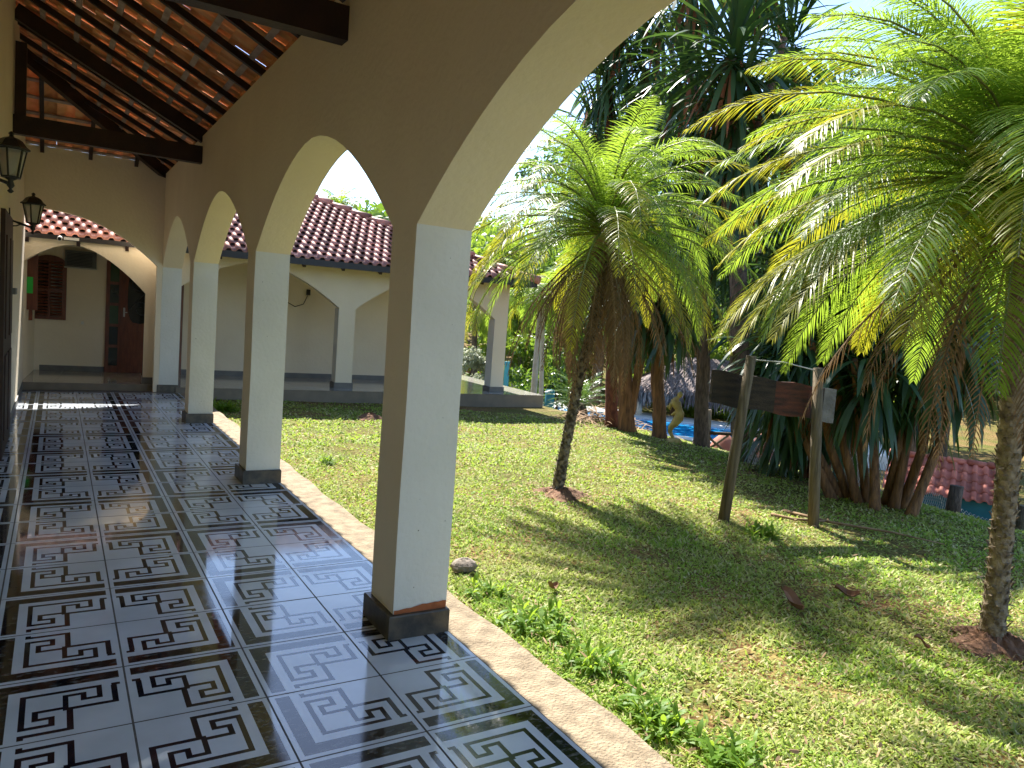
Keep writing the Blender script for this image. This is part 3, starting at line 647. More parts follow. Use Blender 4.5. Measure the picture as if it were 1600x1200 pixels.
def feather_palm(label, base, trunk_pts, r, barkm, top, nf, L, seed, dead=0, plen=.30, skip=None, els=(85, -35), npin=50, dro=1.0):
    random.seed(seed)
    t = empty('palm_tree', base, label, 'palm tree'); B = Vector(base); top = Vector(top)
    b = MB(); palm_trunk(b, [Vector(p)-B for p in trunk_pts], r); b.build('trunk', barkm, t)
    Lv = Leaves(); st = MB(); c = top-B
    for i in range(nf):
        q = i/nf; az = i*2.39996+random.uniform(-.2, .2); el = R(els[0]+(els[1]-els[0])*q**.9+random.uniform(-7, 7))
        if skip and skip(az, el): continue
        dr = .9+.9*(1-abs(q-.35))+random.uniform(-.15, .25); dr *= dro; ln = L*random.uniform(.85, 1.08)*(.8+.3*min(1, q*2.2))
        mi = 1 if (q > .62 and random.random() < .10) else 0
        tip = 1 if (q > .25 and random.random() < .45) else None
        frond(Lv, st, c+Vector((math.cos(az)*.04, math.sin(az)*.04, (1-q)*.16)), az, el, ln, dr, npin, plen, .0085, mi, .30, .75, tip, .06)
    Lv.build('crown', [lf_palm, lf_palmY], t); st.build('frond_stalks', [mat('green_stalk_%d' % seed, (.20, .22, .06), (.14, .15, .04), .5, 8)], t)
    if dead:
        Lv = Leaves(); st = MB()
        for i in range(dead):
            az = i*2.39996+random.uniform(-.3, .3); frond(Lv, st, c+Vector((math.cos(az)*.08, math.sin(az)*.08, -.10-random.random()*.1)), az, R(random.uniform(-62, -28)), L*random.uniform(.72, 1.0), .8, 34, plen*.7, .010, 0, .1, 1.3)
        Lv.build('dead_fronds', [lf_palmD], t); st.build('dead_stalks', [drystraw], t)
    # fibrous heart
    b = MB(); b.tube([c+Vector((0, 0, z)) for z in (-.30, -.2, -.1, 0, .1, .2)], [r*1.0, r*1.5, r*1.9, r*1.7, r*1.1, r*.4], 12, jit=.18); b.build('crown_base', [drystraw], t)
    return t
p1b = (4.25, 5.88, float(gz(4.25, 5.88))-.02)
tp = [at(870, 768, 7.28), at(885, 690, 7.28), at(905, 590, 7.28), at(927, 510, 7.28), at(945, 400, 7.28)]
tp[0].z -= .05
feather_palm('short feathery palm with a leaning lichen spotted trunk in mid lawn', p1b, tp, 0.052, palmbark2, at(945, 365, 7.28), 92, 1.58, 11, dead=46, plen=.25, els=(88, -12), dro=.95, npin=84)
p2b = (4.66, 2.08, float(gz(4.66, 2.08))-.02)
tp = [at(1546, 1034, 5.1), at(1560, 900, 5.1), at(1574, 750, 5.1), at(1583, 600, 5.1), at(1592, 440, 5.1), at(1592, 330, 5.1)]
feather_palm('large feathery palm with rough pale trunk at the right edge', p2b, tp, 0.061, palmbark, at(1594, 300, 5.1), 124, 1.70, 23, dead=12, plen=.34, npin=112, els=(86, -17), dro=.74)
# fruit stalks in the big palm
# soil rings round the palms
def mound(loc, r, h, name, label, cat, mt=soil, seed=1):
    random.seed(seed); b = MB(); n, m_ = 40, 10; rows = []
    for j in range(m_+1):
        q = j/m_; row = []
        for i in range(n):
            a = 2*math.pi*i/n; rr = r*q*(1+.20*math.sin(a*3+seed)+.10*math.sin(a*7+2*seed)+.05*random.uniform(-1, 1)*(q > .3)); z = h*(1-q*q)**1.6*(1+.18*random.uniform(-1, 1)) if q < 1 else -.03
            x, y = loc[0]+rr*math.cos(a), loc[1]+rr*math.sin(a); row.append((rr*math.cos(a), rr*math.sin(a), float(gz(x, y))-loc[2]+z))
        rows.append(row)
    for j in range(m_):
        for i in range(n): b.face([rows[j][i], rows[j+1][i], rows[j+1][(i+1) % n], rows[j][(i+1) % n]], 0, True)
    o = b.build(name, mt); o.location = loc; return tag(o, label, cat)
mound(p1b, .27, .07, 'soil_mound', 'reddish earth heaped round the foot of the leaning mid lawn palm', 'soil mound', soil, 2)
mound(p2b, .27, .10, 'soil_mound', 'dark earth heaped round the foot of the right edge palm', 'soil mound', soil, 5)
q = at(578, 652, 11.5); mound((q.x, q.y, float(gz(q.x, q.y))), .22, .09, 'soil_mound', 'small brown ant hill on the lawn before the far porch', 'soil mound', soil, 9)

def rosette(Lv, c, n, L, wd, mi=0, lean=(0, 0, 0), lo=-60, hi=85, droop=1.0, dead=0):
    q = rng.random(n); az = rng.uniform(0, 2*np.pi, n); el = np.radians(lo+(hi-lo)*q**.85)
    d = np.stack([np.cos(el)*np.cos(az), np.cos(el)*np.sin(az), np.sin(el)], 1)+np.array(lean)
    side = np.stack([-np.sin(az), np.cos(az), np.zeros(n)], 1)+rng.normal(0, .15, (n, 3))
    base = np.array(c)+d*.05+rng.normal(0, .05, (n, 3)); base[:, 2] -= (1-q)*.28
    tp = lambda t: .5+1.1*t if t < .45 else 1.0*(1-((t-.45)/.55)**2)+.05
    Lv.strips(base, d, side, L*rng.uniform(.7, 1.1, n), np.full(n, wd)*rng.uniform(.8, 1.15, n), droop*rng.uniform(.6, 1.4, n), 6, mi, tp)
def strap_tree(label, base, stems, ros, barkm=orangebark, cat='tree', name='dragon_tree', dead=.06, wd=.055, tm=None):
    t = empty(name, base, label, cat); B = Vector(base); b = MB()
    for pts, r0, r1 in stems:
        pts = [Vector(p)-B for p in pts]; dense = []
        for i in range(len(pts)-1):
            for k in range(6): dense.append(pts[i].lerp(pts[i+1], k/6))
        dense.append(pts[-1]); N = len(dense)
        b.tube(dense, [(r0+(r1-r0)*i/(N-1))*(1+.25*math.exp(-i*.9)) for i in range(N)], 10, jit=.08)
    b.build('trunk', barkm, t); Lv = Leaves()
    for c, n, L, dr in ros:
        c = np.array(Vector(c)-B); rosette(Lv, c, n, L, wd, 0, droop=dr); k = int(n*dead)
        if k: rosette(Lv, c-np.array([0, 0, .1]), k, L*.8, wd*.8, 1, lo=-80, hi=-20, droop=1.5)
    Lv.build('crown', [tm or lf_drac, lf_dracD], t); return t
def G(px, py, d, dz=0):
    p = at(px, py, d); return Vector((p.x, p.y, float(gz(p.x, p.y))-.05+dz))
# tall tree behind the two palms
D = 10.9
strap_tree('tall dragon tree with drooping dark strap leaves towering behind the palms', G(1162, 722, D),
    [([G(1162, 722, D), at(1158, 640, D), at(1154, 480, D), at(1150, 300, D), at(1142, 90, D)], .16, .09), ([at(1152, 330, D), at(1185, 200, D), at(1225, 60, D+.3)], .07, .05), ([at(1150, 360, D), at(1110, 240, D), at(1075, 110, D+.4)], .07, .05)],
    [(at(1150, 75, D-.4), 150, 1.45, 1.0), (at(1150, 170, D-.2), 90, 1.5, 1.7), (at(1165, 260, D), 60, 1.4, 2.0), (at(1235, 60, D+.6), 80, 1.25, 1.0), (at(1225, 190, D+.5), 60, 1.25, 1.6), (at(1070, 105, D+.5), 80, 1.25, 1.0), (at(1090, 220, D+.5), 60, 1.2, 1.6), (at(1180, -70, D+.3), 90, 1.3, .9), (at(1090, -50, D+.6), 90, 1.3, .9)], bark, dead=.12, wd=.068)
D = 13
strap_tree('reddish trunked dragon tree, leftmost of the row, brush heaped at its foot', G(956, 668, D),
    [([G(956, 668, D), at(955, 600, D), at(956, 480, D), at(955, 330, D), at(950, 130, D)], .115, .07), ([at(958, 380, D), at(990, 240, D), at(1010, 110, D)], .07, .05)],
    [(at(948, 110, D), 120, 1.2, 1.3), (at(925, 190, D), 90, 1.1, 1.5), (at(1010, 90, D), 120, 1.3, 1.3), (at(990, 200, D), 90, 1.2, 1.7), (at(960, 20, D), 120, 1.3, 1.1), (at(1030, 10, D), 110, 1.2, 1.1), (at(960, 300, D), 80, 1.1, 1.8)], redbark, dead=.14)
D = 12.7
strap_tree('forked orange brown dragon tree beside the pool behind the mid lawn palm', G(980, 664, D),
    [([G(981, 664, D), at(978, 620, D), at(976, 580, D), at(974, 520, D), at(970, 450, D)], .14, .09), ([at(984, 645, D), at(993, 605, D), at(1000, 570, D), at(1015, 500, D)], .08, .06)],
    [(at(975, 440, D), 110, .95, 1.6), (at(1015, 480, D), 110, .8, 1.7), (at(990, 500, D), 80, .7, 2.0), (at(1000, 400, D), 80, 1.0, 1.5)])
D = 12.3
strap_tree('single straight orange brown dragon tree rising in front of the pool', G(1031, 682, D),
    [([G(1031, 682, D), at(1030, 640, D), at(1026, 590, D), at(1030, 520, D), at(1040, 430, D)], .115, .08)],
    [(at(1040, 420, D), 120, 1.0, 1.6), (at(1052, 490, D-.2), 90, .85, 2.0), (at(1015, 470, D-.2), 70, .8, 2.0), (at(1080, 450, D), 70, .9, 1.8)])
D = 11.9
strap_tree('slim brown rough barked tree standing right of the golden statue', G(1096, 697, D),
    [([G(1096, 697, D), at(1096, 640, D), at(1100, 540, D), at(1104, 420, D), at(1112, 260, D)], .12, .085)],
    [(at(1112, 250, D), 110, 1.1, 1.5), (at(1090, 330, D), 80, 1.1, 1.8), (at(1130, 360, D), 80, 1.1, 1.9)], bark)
# right hand clump of many stems
D = 8.9; random.seed(5)
stems = []; ros = []
for i in range(10):
    a = i/9-.5; bx = 1362+a*120; p0 = G(bx, 797, D+random.uniform(-.25, .25)); tx = 1365+a*300+random.uniform(-20, 20); ty = random.uniform(470, 585)
    mid = at((bx+tx)/2, 700, D); stems.append(([p0, mid, at(tx, ty, D+random.uniform(-.5, .5))], .055, .035))
    ros.append((at(tx, ty, D+random.uniform(-.5, .3)), 90, .85, 1.8))
for px, py in ((1220, 560), (1290, 470), (1350, 420), (1420, 440), (1250, 430), (1320, 560), (1400, 530), (1380, 340), (1520, 400)): ros.append((at(px, py, D+random.uniform(0, .9)), 75, .95, 1.4))
strap_tree('wide clump of many stemmed dragon plant with dark hanging leaves at right', G(1362, 797, D), stems, ros, orangebark, cat='tree', dead=.05)
D = 10.1
strap_tree('small dark strap leaved clump behind the right sign post', G(1272, 750, D),
    [([G(1272, 750, D), at(1275, 700, D), at(1265, 640, D)], .10, .06), ([G(1285, 750, D), at(1295, 690, D), at(1300, 640, D)], .08, .05)],
    [(at(1262, 630, D), 110, .9, 1.9), (at(1300, 620, D), 110, .95, 1.9), (at(1225, 640, D), 90, .85, 1.8), (at(1240, 590, D), 90, .9, 1.6)], redbark, dead=.05)

D = 11.6
strap_tree('dark dragon tree rising behind the right hand clump and the sign', G(1330, 765, D),
    [([G(1330, 765, D), at(1325, 650, D), at(1310, 500, D), at(1300, 360, D)], .12, .08), ([at(1318, 560, D), at(1380, 450, D), at(1420, 340, D)], .07, .05)],
    [(at(1255, 340, D), 110, 1.3, 1.5), (at(1300, 300, D+.4), 60, 1.2, 1.2), (at(1235, 430, D-.2), 110, 1.25, 1.8), (at(1400, 370, D+.3), 110, 1.3, 1.5), (at(1320, 440, D), 110, 1.3, 1.8), (at(1470, 400, D+.3), 100, 1.3, 1.6), (at(1430, 480, D), 90, 1.2, 1.8), (at(1200, 500, D-.3), 90, 1.1, 1.8), (at(1520, 480, D+.3), 90, 1.2, 1.7)], bark, dead=.06, wd=.065)
# cycad
D = 16.5; c = G(905, 645, D)
t = empty('cycad', c, 'round sago cycad with stiff dark fronds near the far platform', 'plant')
b = MB(); b.tube([(0, 0, -.05), (0, 0, .2), (0, 0, .42)], [.2, .18, .12], 10, jit=.1); b.build('trunk', bark, t)
Lv = Leaves(); st = MB(); random.seed(3)
for i in range(40):
    az = i*2.4; el = R(75-85*i/40); frond(Lv, st, (0, 0, .42), az, el, 1.0, 1.0, 34, .16, .014, 0, .3, .2)
Lv.build('crown', [leafmat('cycad_leaf', (.03, .075, .02), (.06, .12, .03), (.2, .34, .03), .3, .3, .6)], t)

# broad leaved trees and shrubs -------------------------------------------------
def leaf_cloud(Lv, centres, rad, n, size, mi=0, flat=1.0):
    """rhombic leaves scattered through clumps"""
    C = np.array(centres); k = rng.integers(0, len(C), n); u = rng.normal(0, 1, (n, 3)); u /= np.linalg.norm(u, axis=1, keepdims=True)
    rr = np.array(rad)[k][:, None]*rng.uniform(.25, 1, (n, 1))**.6; p = C[k]+u*rr*np.array([1, 1, flat])
    d = u*.6+rng.normal(0, .7, (n, 3)); d[:, 2] -= .3; d /= np.linalg.norm(d, axis=1, keepdims=True)
    s_ = np.cross(d, rng.normal(0, 1, (n, 3))); s_ /= np.linalg.norm(s_, axis=1, keepdims=True)
    L = size*rng.uniform(.6, 1.3, n)
    Lv.strips(p, d, s_, L, L*.45, .5, 3, mi, lambda t: .25 if t == 0 else (1. if t < .5 else .75))
def broad_tree(label, base, h, cw, nclump, n, size, leafm, trunk_r=.15, barkm=bark, name='broadleaf_tree', cat='tree', low=.35, seed=0, group=None):
    r_ = np.random.default_rng(seed); random.seed(seed)
    t = empty(name, base, label, cat, group); b = MB()
    cen = []; rad = []
    for i in range(nclump):
        a = r_.uniform(0, 2*np.pi); q = r_.uniform(low, 1.0); wdt = math.sin(math.pi*min(1, (q-low)/(1-low)*.8+.15))
        rr = cw*wdt*math.sqrt(r_.uniform(.05, 1)); cen.append((rr*math.cos(a), rr*math.sin(a), h*q)); rad.append(cw*r_.uniform(.20, .38))
    if trunk_r:
        b.tube([(0, 0, -.2), (.05*h*.2, 0, h*.25), (0, .02*h, h*.55), (0, 0, h*.85)], [trunk_r*1.3, trunk_r, trunk_r*.7, trunk_r*.25], 8, jit=.06)
        for c in cen[::2]: z = c[2]*.55; b.tube([(0, 0, z), (c[0]*.5, c[1]*.5, (z+c[2])/2), c], [trunk_r*.35, trunk_r*.22, trunk_r*.08], 5)
        b.build('trunk', barkm, t)
    Lv = Leaves(); leaf_cloud(Lv, cen, rad, n, size, 0, .85); Lv.build('crown', [leafm], t)
    return t
def BT(label, px, d, h, cw, nc, n, size, m_, seed, low=.3, tr=.18, dz=0, name='broadleaf_tree', cat='tree', bk=bark):
    p = at(px, 600, d); base = (p.x, p.y, float(gz(p.x, p.y))+dz-.1)
    return broad_tree(label, base, h, cw, nc, n, size, m_, tr, bk, name, cat, low, seed)
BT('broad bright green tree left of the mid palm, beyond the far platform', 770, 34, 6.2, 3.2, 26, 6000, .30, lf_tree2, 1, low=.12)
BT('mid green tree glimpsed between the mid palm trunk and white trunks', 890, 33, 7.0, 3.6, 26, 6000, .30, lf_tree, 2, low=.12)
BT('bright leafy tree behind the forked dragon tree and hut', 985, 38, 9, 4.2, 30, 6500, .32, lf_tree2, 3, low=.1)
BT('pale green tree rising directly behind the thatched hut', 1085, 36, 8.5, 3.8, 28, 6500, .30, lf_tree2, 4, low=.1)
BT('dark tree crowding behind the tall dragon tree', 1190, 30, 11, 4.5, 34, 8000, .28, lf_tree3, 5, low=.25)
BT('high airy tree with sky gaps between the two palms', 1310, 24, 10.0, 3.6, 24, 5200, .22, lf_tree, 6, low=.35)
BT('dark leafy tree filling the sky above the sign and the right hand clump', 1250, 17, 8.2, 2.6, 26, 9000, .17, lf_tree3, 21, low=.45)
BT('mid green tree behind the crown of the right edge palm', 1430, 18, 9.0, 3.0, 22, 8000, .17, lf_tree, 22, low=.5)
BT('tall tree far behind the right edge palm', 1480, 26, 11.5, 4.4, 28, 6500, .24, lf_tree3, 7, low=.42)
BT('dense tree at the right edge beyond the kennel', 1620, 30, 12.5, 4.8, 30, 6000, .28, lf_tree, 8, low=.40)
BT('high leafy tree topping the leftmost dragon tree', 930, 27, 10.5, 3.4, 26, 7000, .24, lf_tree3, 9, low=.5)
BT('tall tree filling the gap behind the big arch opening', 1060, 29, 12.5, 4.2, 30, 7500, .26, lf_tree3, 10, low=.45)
BT('rounded silvery grey shrub seen through the far porch arch', 735, 25, 1.9, 1.2, 22, 5000, .12, lf_silver, 11, low=.1, tr=.04, name='silver_shrub', cat='shrub')
BT('low bright shrub between the blue post and white trunks', 812, 27, 2.6, 1.3, 18, 3500, .16, lf_tree2, 12, low=.1, tr=.04, name='shrub', cat='shrub')
BT('bushy green shrub right of the white trunked palms', 872, 24, 2.6, 1.4, 18, 3500, .16, lf_tree, 13, low=.1, tr=.04, name='shrub', cat='shrub')
BT('leafy shrub glimpsed under the eave of the thatched hut', 1065, 31, 1.6, 2.0, 18, 3500, .2, lf_tree2, 14, low=.1, tr=.04, name='shrub', cat='shrub')
BT('bright bank of shrubbery right of the thatched hut', 1170, 31, 3.2, 2.6, 22, 4500, .22, lf_tree2, 15, low=.1, tr=.05, name='shrub', cat='shrub')
BT('sunlit bushes far up the slope above the kennel roof', 1440, 40, 4, 4.5, 26, 5000, .3, lf_tree2, 16, low=.1, tr=.05, name='shrub', cat='shrub')
BT('dark bushes far up the slope at the right edge', 1580, 42, 5, 5, 26, 5000, .3, lf_tree, 17, low=.1, tr=.05, name='shrub', cat='shrub')
BT('dark bush closing the view behind the right hand clump', 1290, 27, 5, 3.0, 24, 6000, .24, lf_tree3, 18, low=.1, tr=.06, name='shrub', cat='shrub')
# distant wooded hillside
Lv = Leaves(); random.seed(9); cen = []; rad = []
for i in range(420):
    px = random.uniform(560, 1750); d = random.uniform(42, 95); p = at(px, 600, d); z = float(gz(p.x, p.y)); hh = random.uniform(1, 6.5); cen.append((p.x, p.y, z+hh)); rad.append(random.uniform(1.6, 3.2))
leaf_cloud(Lv, cen, rad, 60000, .55, 0, .9)
tag(Lv.build('far_woodland', [lf_tree]), 'distant wooded hillside beyond the garden', kind='stuff')

# slim palms beyond the far platform
def slim_palm(label, px, pyb, d, pyt, r, L, nf, seed, m_=lf_palm, bk=whitetrunk, lean=0, yel=.3):
    b0 = G(px, pyb, d); top = at(px+lean, pyt, d); t = empty('slim_palm', b0, label, 'palm tree'); random.seed(seed)
    b = MB(); n = 12; b.tube([(Vector((0, 0, -.1)).lerp(top-b0, i/n)) for i in range(n+1)], [r*(1.25-.45*i/n) for i in range(n+1)], 9, jit=.04); b.build('trunk', bk, t)
    Lv = Leaves(); st = MB()
    for i in range(nf):
        q = i/nf; az = i*2.4+random.uniform(-.2, .2); frond(Lv, st, top-b0, az, R(75-100*q), L*random.uniform(.85, 1.1), 1.2+.6*q, 36, L*.28, .03, 1 if random.random() < yel*q else 0, .2, .8)
    Lv.build('crown', [m_, lf_palmY], t); st.build('frond_stalks', [drystraw], t)
slim_palm('slim palm with white painted trunk, nearer the platform corner', 834, 612, 20, 455, .075, 1.5, 16, 31, lean=12, yel=.8)
slim_palm('slim palm with white painted trunk, just right of its twin', 847, 620, 21, 470, .06, 1.4, 14, 32, lean=2, yel=.6)
slim_palm('grey trunked palm standing behind the corner column', 778, 606, 24, 470, .12, 1.8, 16, 33, bk=bark, yel=.5)
slim_palm('tall palm whose crown shows above the brown tiled roof', 530, 600, 30, 322, .14, 1.2, 22, 34, bk=bark)
slim_palm('green palm between the porch arch and the corner column', 742, 600, 30, 480, .12, 2.0, 18, 35, bk=bark, lf=None) if False else slim_palm('green palm seen through the right porch arch', 742, 600, 30, 480, .12, 2.0, 18, 35, bk=bark)

# weeds along the kerb
def weed(label, px, py, d, s, seed):
    random.seed(seed); c = G(px, py, d, .03); t = Leaves(); n = int(210*s/.2)
    k = max(5, int(n/14)); cen = rng.normal(0, s*.38, (k, 3)); cen[:, 2] = 0
    ii = rng.integers(0, k, n); az = rng.uniform(0, 2*np.pi, n); el = rng.uniform(.1, 1.35, n)
    dv = np.stack([np.cos(el)*np.cos(az), np.cos(el)*np.sin(az), np.sin(el)], 1); sd = np.stack([-np.sin(az), np.cos(az), np.zeros(n)], 1)+rng.normal(0, .2, (n, 3))
    base = cen[ii]+np.stack([np.zeros(n), np.zeros(n), rng.uniform(0, s*.38, n)], 1)
    t.strips(base, dv, sd, s*.42*rng.uniform(.6, 1.3, n), s*.085*rng.uniform(.7, 1.2, n), .9, 4, 0, lambda q: .3+2.0*q if q < .4 else (1.05*(1-((q-.4)/.62)**2)))
    o = t.build('weed_plant', [lf_weed]); o.location = c; tag(o, label, 'weed', 'weeds along the kerb')
weed('bright weed tuft just right of the nearest column plinth', 765, 945, 4.35, .17, 1)
weed('tall leafy weed where the kerb passes the second tile row', 845, 1000, 3.9, .22, 2)
weed('leafy weed between the tall weed and the serrated bush', 915, 1045, 3.55, .19, 3)
weed('serrated bushy weed near the bottom of the kerb', 1030, 1130, 3.15, .20, 4)
weed('weed clump cut by the bottom edge of the picture', 1110, 1185, 2.95, .20, 5)
weed('low weed patch at the foot of the left sign post', 1190, 822, 6.6, .22, 6)
weed('dark weed in the shade by the third column', 352, 628, 11.6, .28, 7)
weed('small weed in dry grass left of the nearest column', 508, 710, 8.0, .16, 8)
# dry leaves, stone, brush
def curl_leaf(label, px, py, d, L, seed):
    random.seed(seed); c = G(px, py, d, .075); b = MB(); rows = []
    for i in range(7):
        q = i/6; wv = L*.30*math.sin(math.pi*(.08+.88*q)); row = []
        for j in (-1, -.4, .4, 1): row.append((L*(q-.5), wv*j, .02+L*.18*abs(j)**1.5+.02*math.sin(q*5+seed)))
        rows.append(row)
    for i in range(6):
        for j in range(3): b.face([rows[i][j], rows[i+1][j], rows[i+1][j+1], rows[i][j+1]], 0, True)
    o = b.build('dry_leaf', [dryleaf]); o.location = c; o.rotation_euler = (random.uniform(-.3, .3), random.uniform(-.3, .3), random.uniform(0, 6)); tag(o, label, 'leaf', 'dry leaves on the lawn')
curl_leaf('large curled brown leaf in the palm shade, centre right of the lawn', 1232, 955, 4.9, .20, 1)
curl_leaf('small upright brown leaf right of the nearest kerb weeds', 860, 925, 4.5, .10, 2)
curl_leaf('broken brown leaf right of the big curled one, by a shade edge', 1325, 912, 5.3, .15, 3)
curl_leaf('thin brown leaf farthest right on the shaded lawn', 1440, 990, 4.7, .10, 4)
def stone(label, c, r, seed):
    random.seed(seed); b = MB(); n, m_ = 16, 10; rows = []
    for j in range(m_+1):
        ph = math.pi*j/m_; rows.append([(r*1.3*math.sin(ph)*math.cos(2*math.pi*i/n)*random.uniform(.85, 1.15), r*math.sin(ph)*math.sin(2*math.pi*i/n)*random.uniform(.85, 1.15), r*.7*math.cos(ph)*random.uniform(.9, 1.1)) for i in range(n)])
    for j in range(m_):
        for i in range(n): b.face([rows[j][i], rows[j][(i+1) % n], rows[j+1][(i+1) % n], rows[j+1][i]], 0, True)
    o = b.build('stone', rock); o.location = c; tag(o, label, 'stone')
c = G(722, 912, 4.75, .09); stone('grey brown stone lying right of the nearest column foot', c, .07, 3)
c = G(583, 650, 11.2, .06)
# brush heap by the reddish tree
c = G(930, 650, 13.4); Lv = Leaves(); n = 420; az = rng.uniform(0, 2*np.pi, n); p = rng.normal(0, 1, (n, 3))*np.array([.45, .45, .0]); p[:, 2] = rng.uniform(.02, .30, n)*np.exp(-(p[:, 0]**2+p[:, 1]**2)*2)
dv = np.stack([np.cos(az), np.sin(az), rng.normal(0, .2, n)], 1); sd = np.stack([-np.sin(az), np.cos(az), rng.normal(0, .3, n)], 1); Lv.strips(p, dv, sd, rng.uniform(.25, .7, n), np.full(n, .025), .3, 4)
o = Lv.build('brush_heap', [drystraw]); o.location = c; tag(o, 'heap of dry brush beside the reddish trunked tree', 'brush heap', kind='stuff')
for lab, pts in (('long fallen dry frond beneath the right hand clump', [(1225, 790, 7.8), (1300, 800, 7.6), (1400, 815, 7.6), (1480, 822, 7.5)]), ('short fallen dry frond beside the right sign post', [(1205, 803, 7.5), (1240, 806, 7.45), (1290, 806, 7.6)])):
    b = MB(); P = [G(*p, .075) for p in pts]; b.tube([x-P[0] for x in P], [.018, .014, .010, .005][:len(P)], 5); o = b.build('fallen_frond', drystraw); o.location = P[0]; tag(o, lab, 'fallen frond')

# ------------------------------------------------------------------ sign frame: two posts and a blank board
t = empty('wooden_sign', G(1130, 812, 6.98), 'weathered blank wooden board on two round posts on the lawn', 'sign'); B = t.location
for a, c in ((G(1130, 812, 6.98), at(1174, 556, 6.98)), (G(1272, 815, 7.42), at(1279, 575, 7.42))):
    b = MB(); b.tube([a-B, (a.lerp(c, .5))-B, c-B], [.052, .048, .045], 12, jit=.03); b.build('post', greypost, t)
bl, brr = Vector((5.02, 4.79, 0)), Vector((6.27, 4.42, 0)); nrm = Vector((brr.y-bl.y, -(brr.x-bl.x), 0)).normalized()*-.035
b = MB(); N = 20; tops = []; 
for i in range(N):
    q0, q1 = i/N, (i+1)/N
    def zt(q): return 1.235-.12*q+.008*math.sin(q*21)
    def zb(q): return .935-.128*q+.010*math.sin(q*17+1)
    mi = 0 if q0 < .5 else (1 if q0 < .80 else (0 if q0 < .86 else 2))
    P0, P1 = bl.lerp(brr, q0)-B, bl.lerp(brr, q1)-B; P0.z = P1.z = -B.z
    f_ = [P0+Vector((0, 0, zb(q0))), P1+Vector((0, 0, zb(q1))), P1+Vector((0, 0, zt(q1))), P0+Vector((0, 0, zt(q0)))]; k_ = [x+nrm for x in f_]
    b.face(f_, mi); b.face(k_[::-1], mi); b.face([f_[3], f_[2], k_[2], k_[3]], mi); b.face([f_[0], k_[0], k_[1], f_[1]], mi)
    if i == 0: b.face([f_[0], f_[3], k_[3], k_[0]], mi)
    if i == N-1: b.face([f_[1], k_[1], k_[2], f_[2]], mi)
b.build('board', [boardm, boardred, boardgrey], t)
b = MB(); b.tube([at(1174, 562, 6.99)-B, at(1225, 566, 7.2)-B, at(1279, 580, 7.42)-B], .006, 5); b.build('tie_wire', wire, t)

# ------------------------------------------------------------------ pool, hut, statue, fence, kennel, posts
pc = at(1015, 660, 23.0); pc.z = -1.30; u = Vector((.60, -.80, 0)); v = Vector((.80, .60, 0))
def pr(a, b_, z): return pc+u*a+v*b_+Vector((0, 0, z))
wtr = MB(); wtr.face([pr(-5.2, -1.7, -.06), pr(3.0, -1.7, -.06), pr(3.0, 1.7, -.06), pr(-5.2, 1.7, -.06)]); tag(wtr.build('water', poolw), 'bright blue swimming pool water', kind='structure')
cp = MB()
for a0, a1, b0, b1 in ((-5.7, 3.5, -2.3, -1.7), (-5.7, 3.5, 1.7, 3.0), (-5.7, -5.2, -1.7, 1.7), (3.0, 3.5, -1.7, 1.7), (3.5, 6.5, -.8, 3.0)):
    q = [pr(a0, b0, 0), pr(a1, b0, 0), pr(a1, b1, 0), pr(a0, b1, 0)]; l = [x-Vector((0, 0, .6)) for x in q]; cp.face(q); [cp.face([l[i], l[(i+1) % 4], q[(i+1) % 4], q[i]]) for i in range(4)]
tag(cp.build('pool_deck', poolrim), 'white stone deck round the swimming pool', kind='structure')
hb = at(1098, 640, 27.0); hut = empty('thatched_hut', (hb.x, hb.y, float(gz(hb.x, hb.y))), 'grey thatched open hut standing beyond the swimming pool', 'hut', rz=-.70); hz = hut.location.z
ez = 1.55-.083*27-hz; az_ = 1.55-.035*27-hz; lx = 2.55; ly = 1.7; rx = .75
b = MB(); A = [(-lx, -ly, ez+.25), (lx, -ly, ez+.25), (lx, ly, ez+.25), (-lx, ly, ez+.25)]; P = (-rx, 0, az_+.05); Q_ = (rx, 0, az_+.05)
def patch(a, b_, c, d, nn=8, mm=6):
    a, b_, c, d = map(Vector, (a, b_, c, d)); pts = [[a.lerp(b_, i/nn).lerp(d.lerp(c, i/nn), j/mm)+Vector((random.uniform(-.03, .03), random.uniform(-.03, .03), random.uniform(-.02, .05))) for i in range(nn+1)] for j in range(mm+1)]
    for j in range(mm):
        for i in range(nn): b.face([pts[j][i], pts[j][i+1], pts[j+1][i+1], pts[j+1][i]], 0, True)
patch(A[0], A[1], Q_, P); patch(A[1], A[2], Q_, Q_); patch(A[2], A[3], P, Q_); patch(A[3], A[0], P, P)
b.build('thatch_roof', thatch, hut)
Lv = Leaves(); n = 3200; e = rng.random(n)*4; s1 = rng.random(n); AA = np.array(A); k = e.astype(int); ed = AA[k]*(1-s1)[:, None]+AA[(k+1) % 4]*s1[:, None]; ed[:, 2] += rng.uniform(-.02, .1, n)
Lv.strips(ed+rng.normal(0, .04, (n, 3)), np.array([[0, 0, -1.]])+rng.normal(0, .12, (n, 3)), rng.normal(0, 1, (n, 3))*np.array([1, 1, 0]), rng.uniform(.35, .62, n), np.full(n, .045), .2, 2)
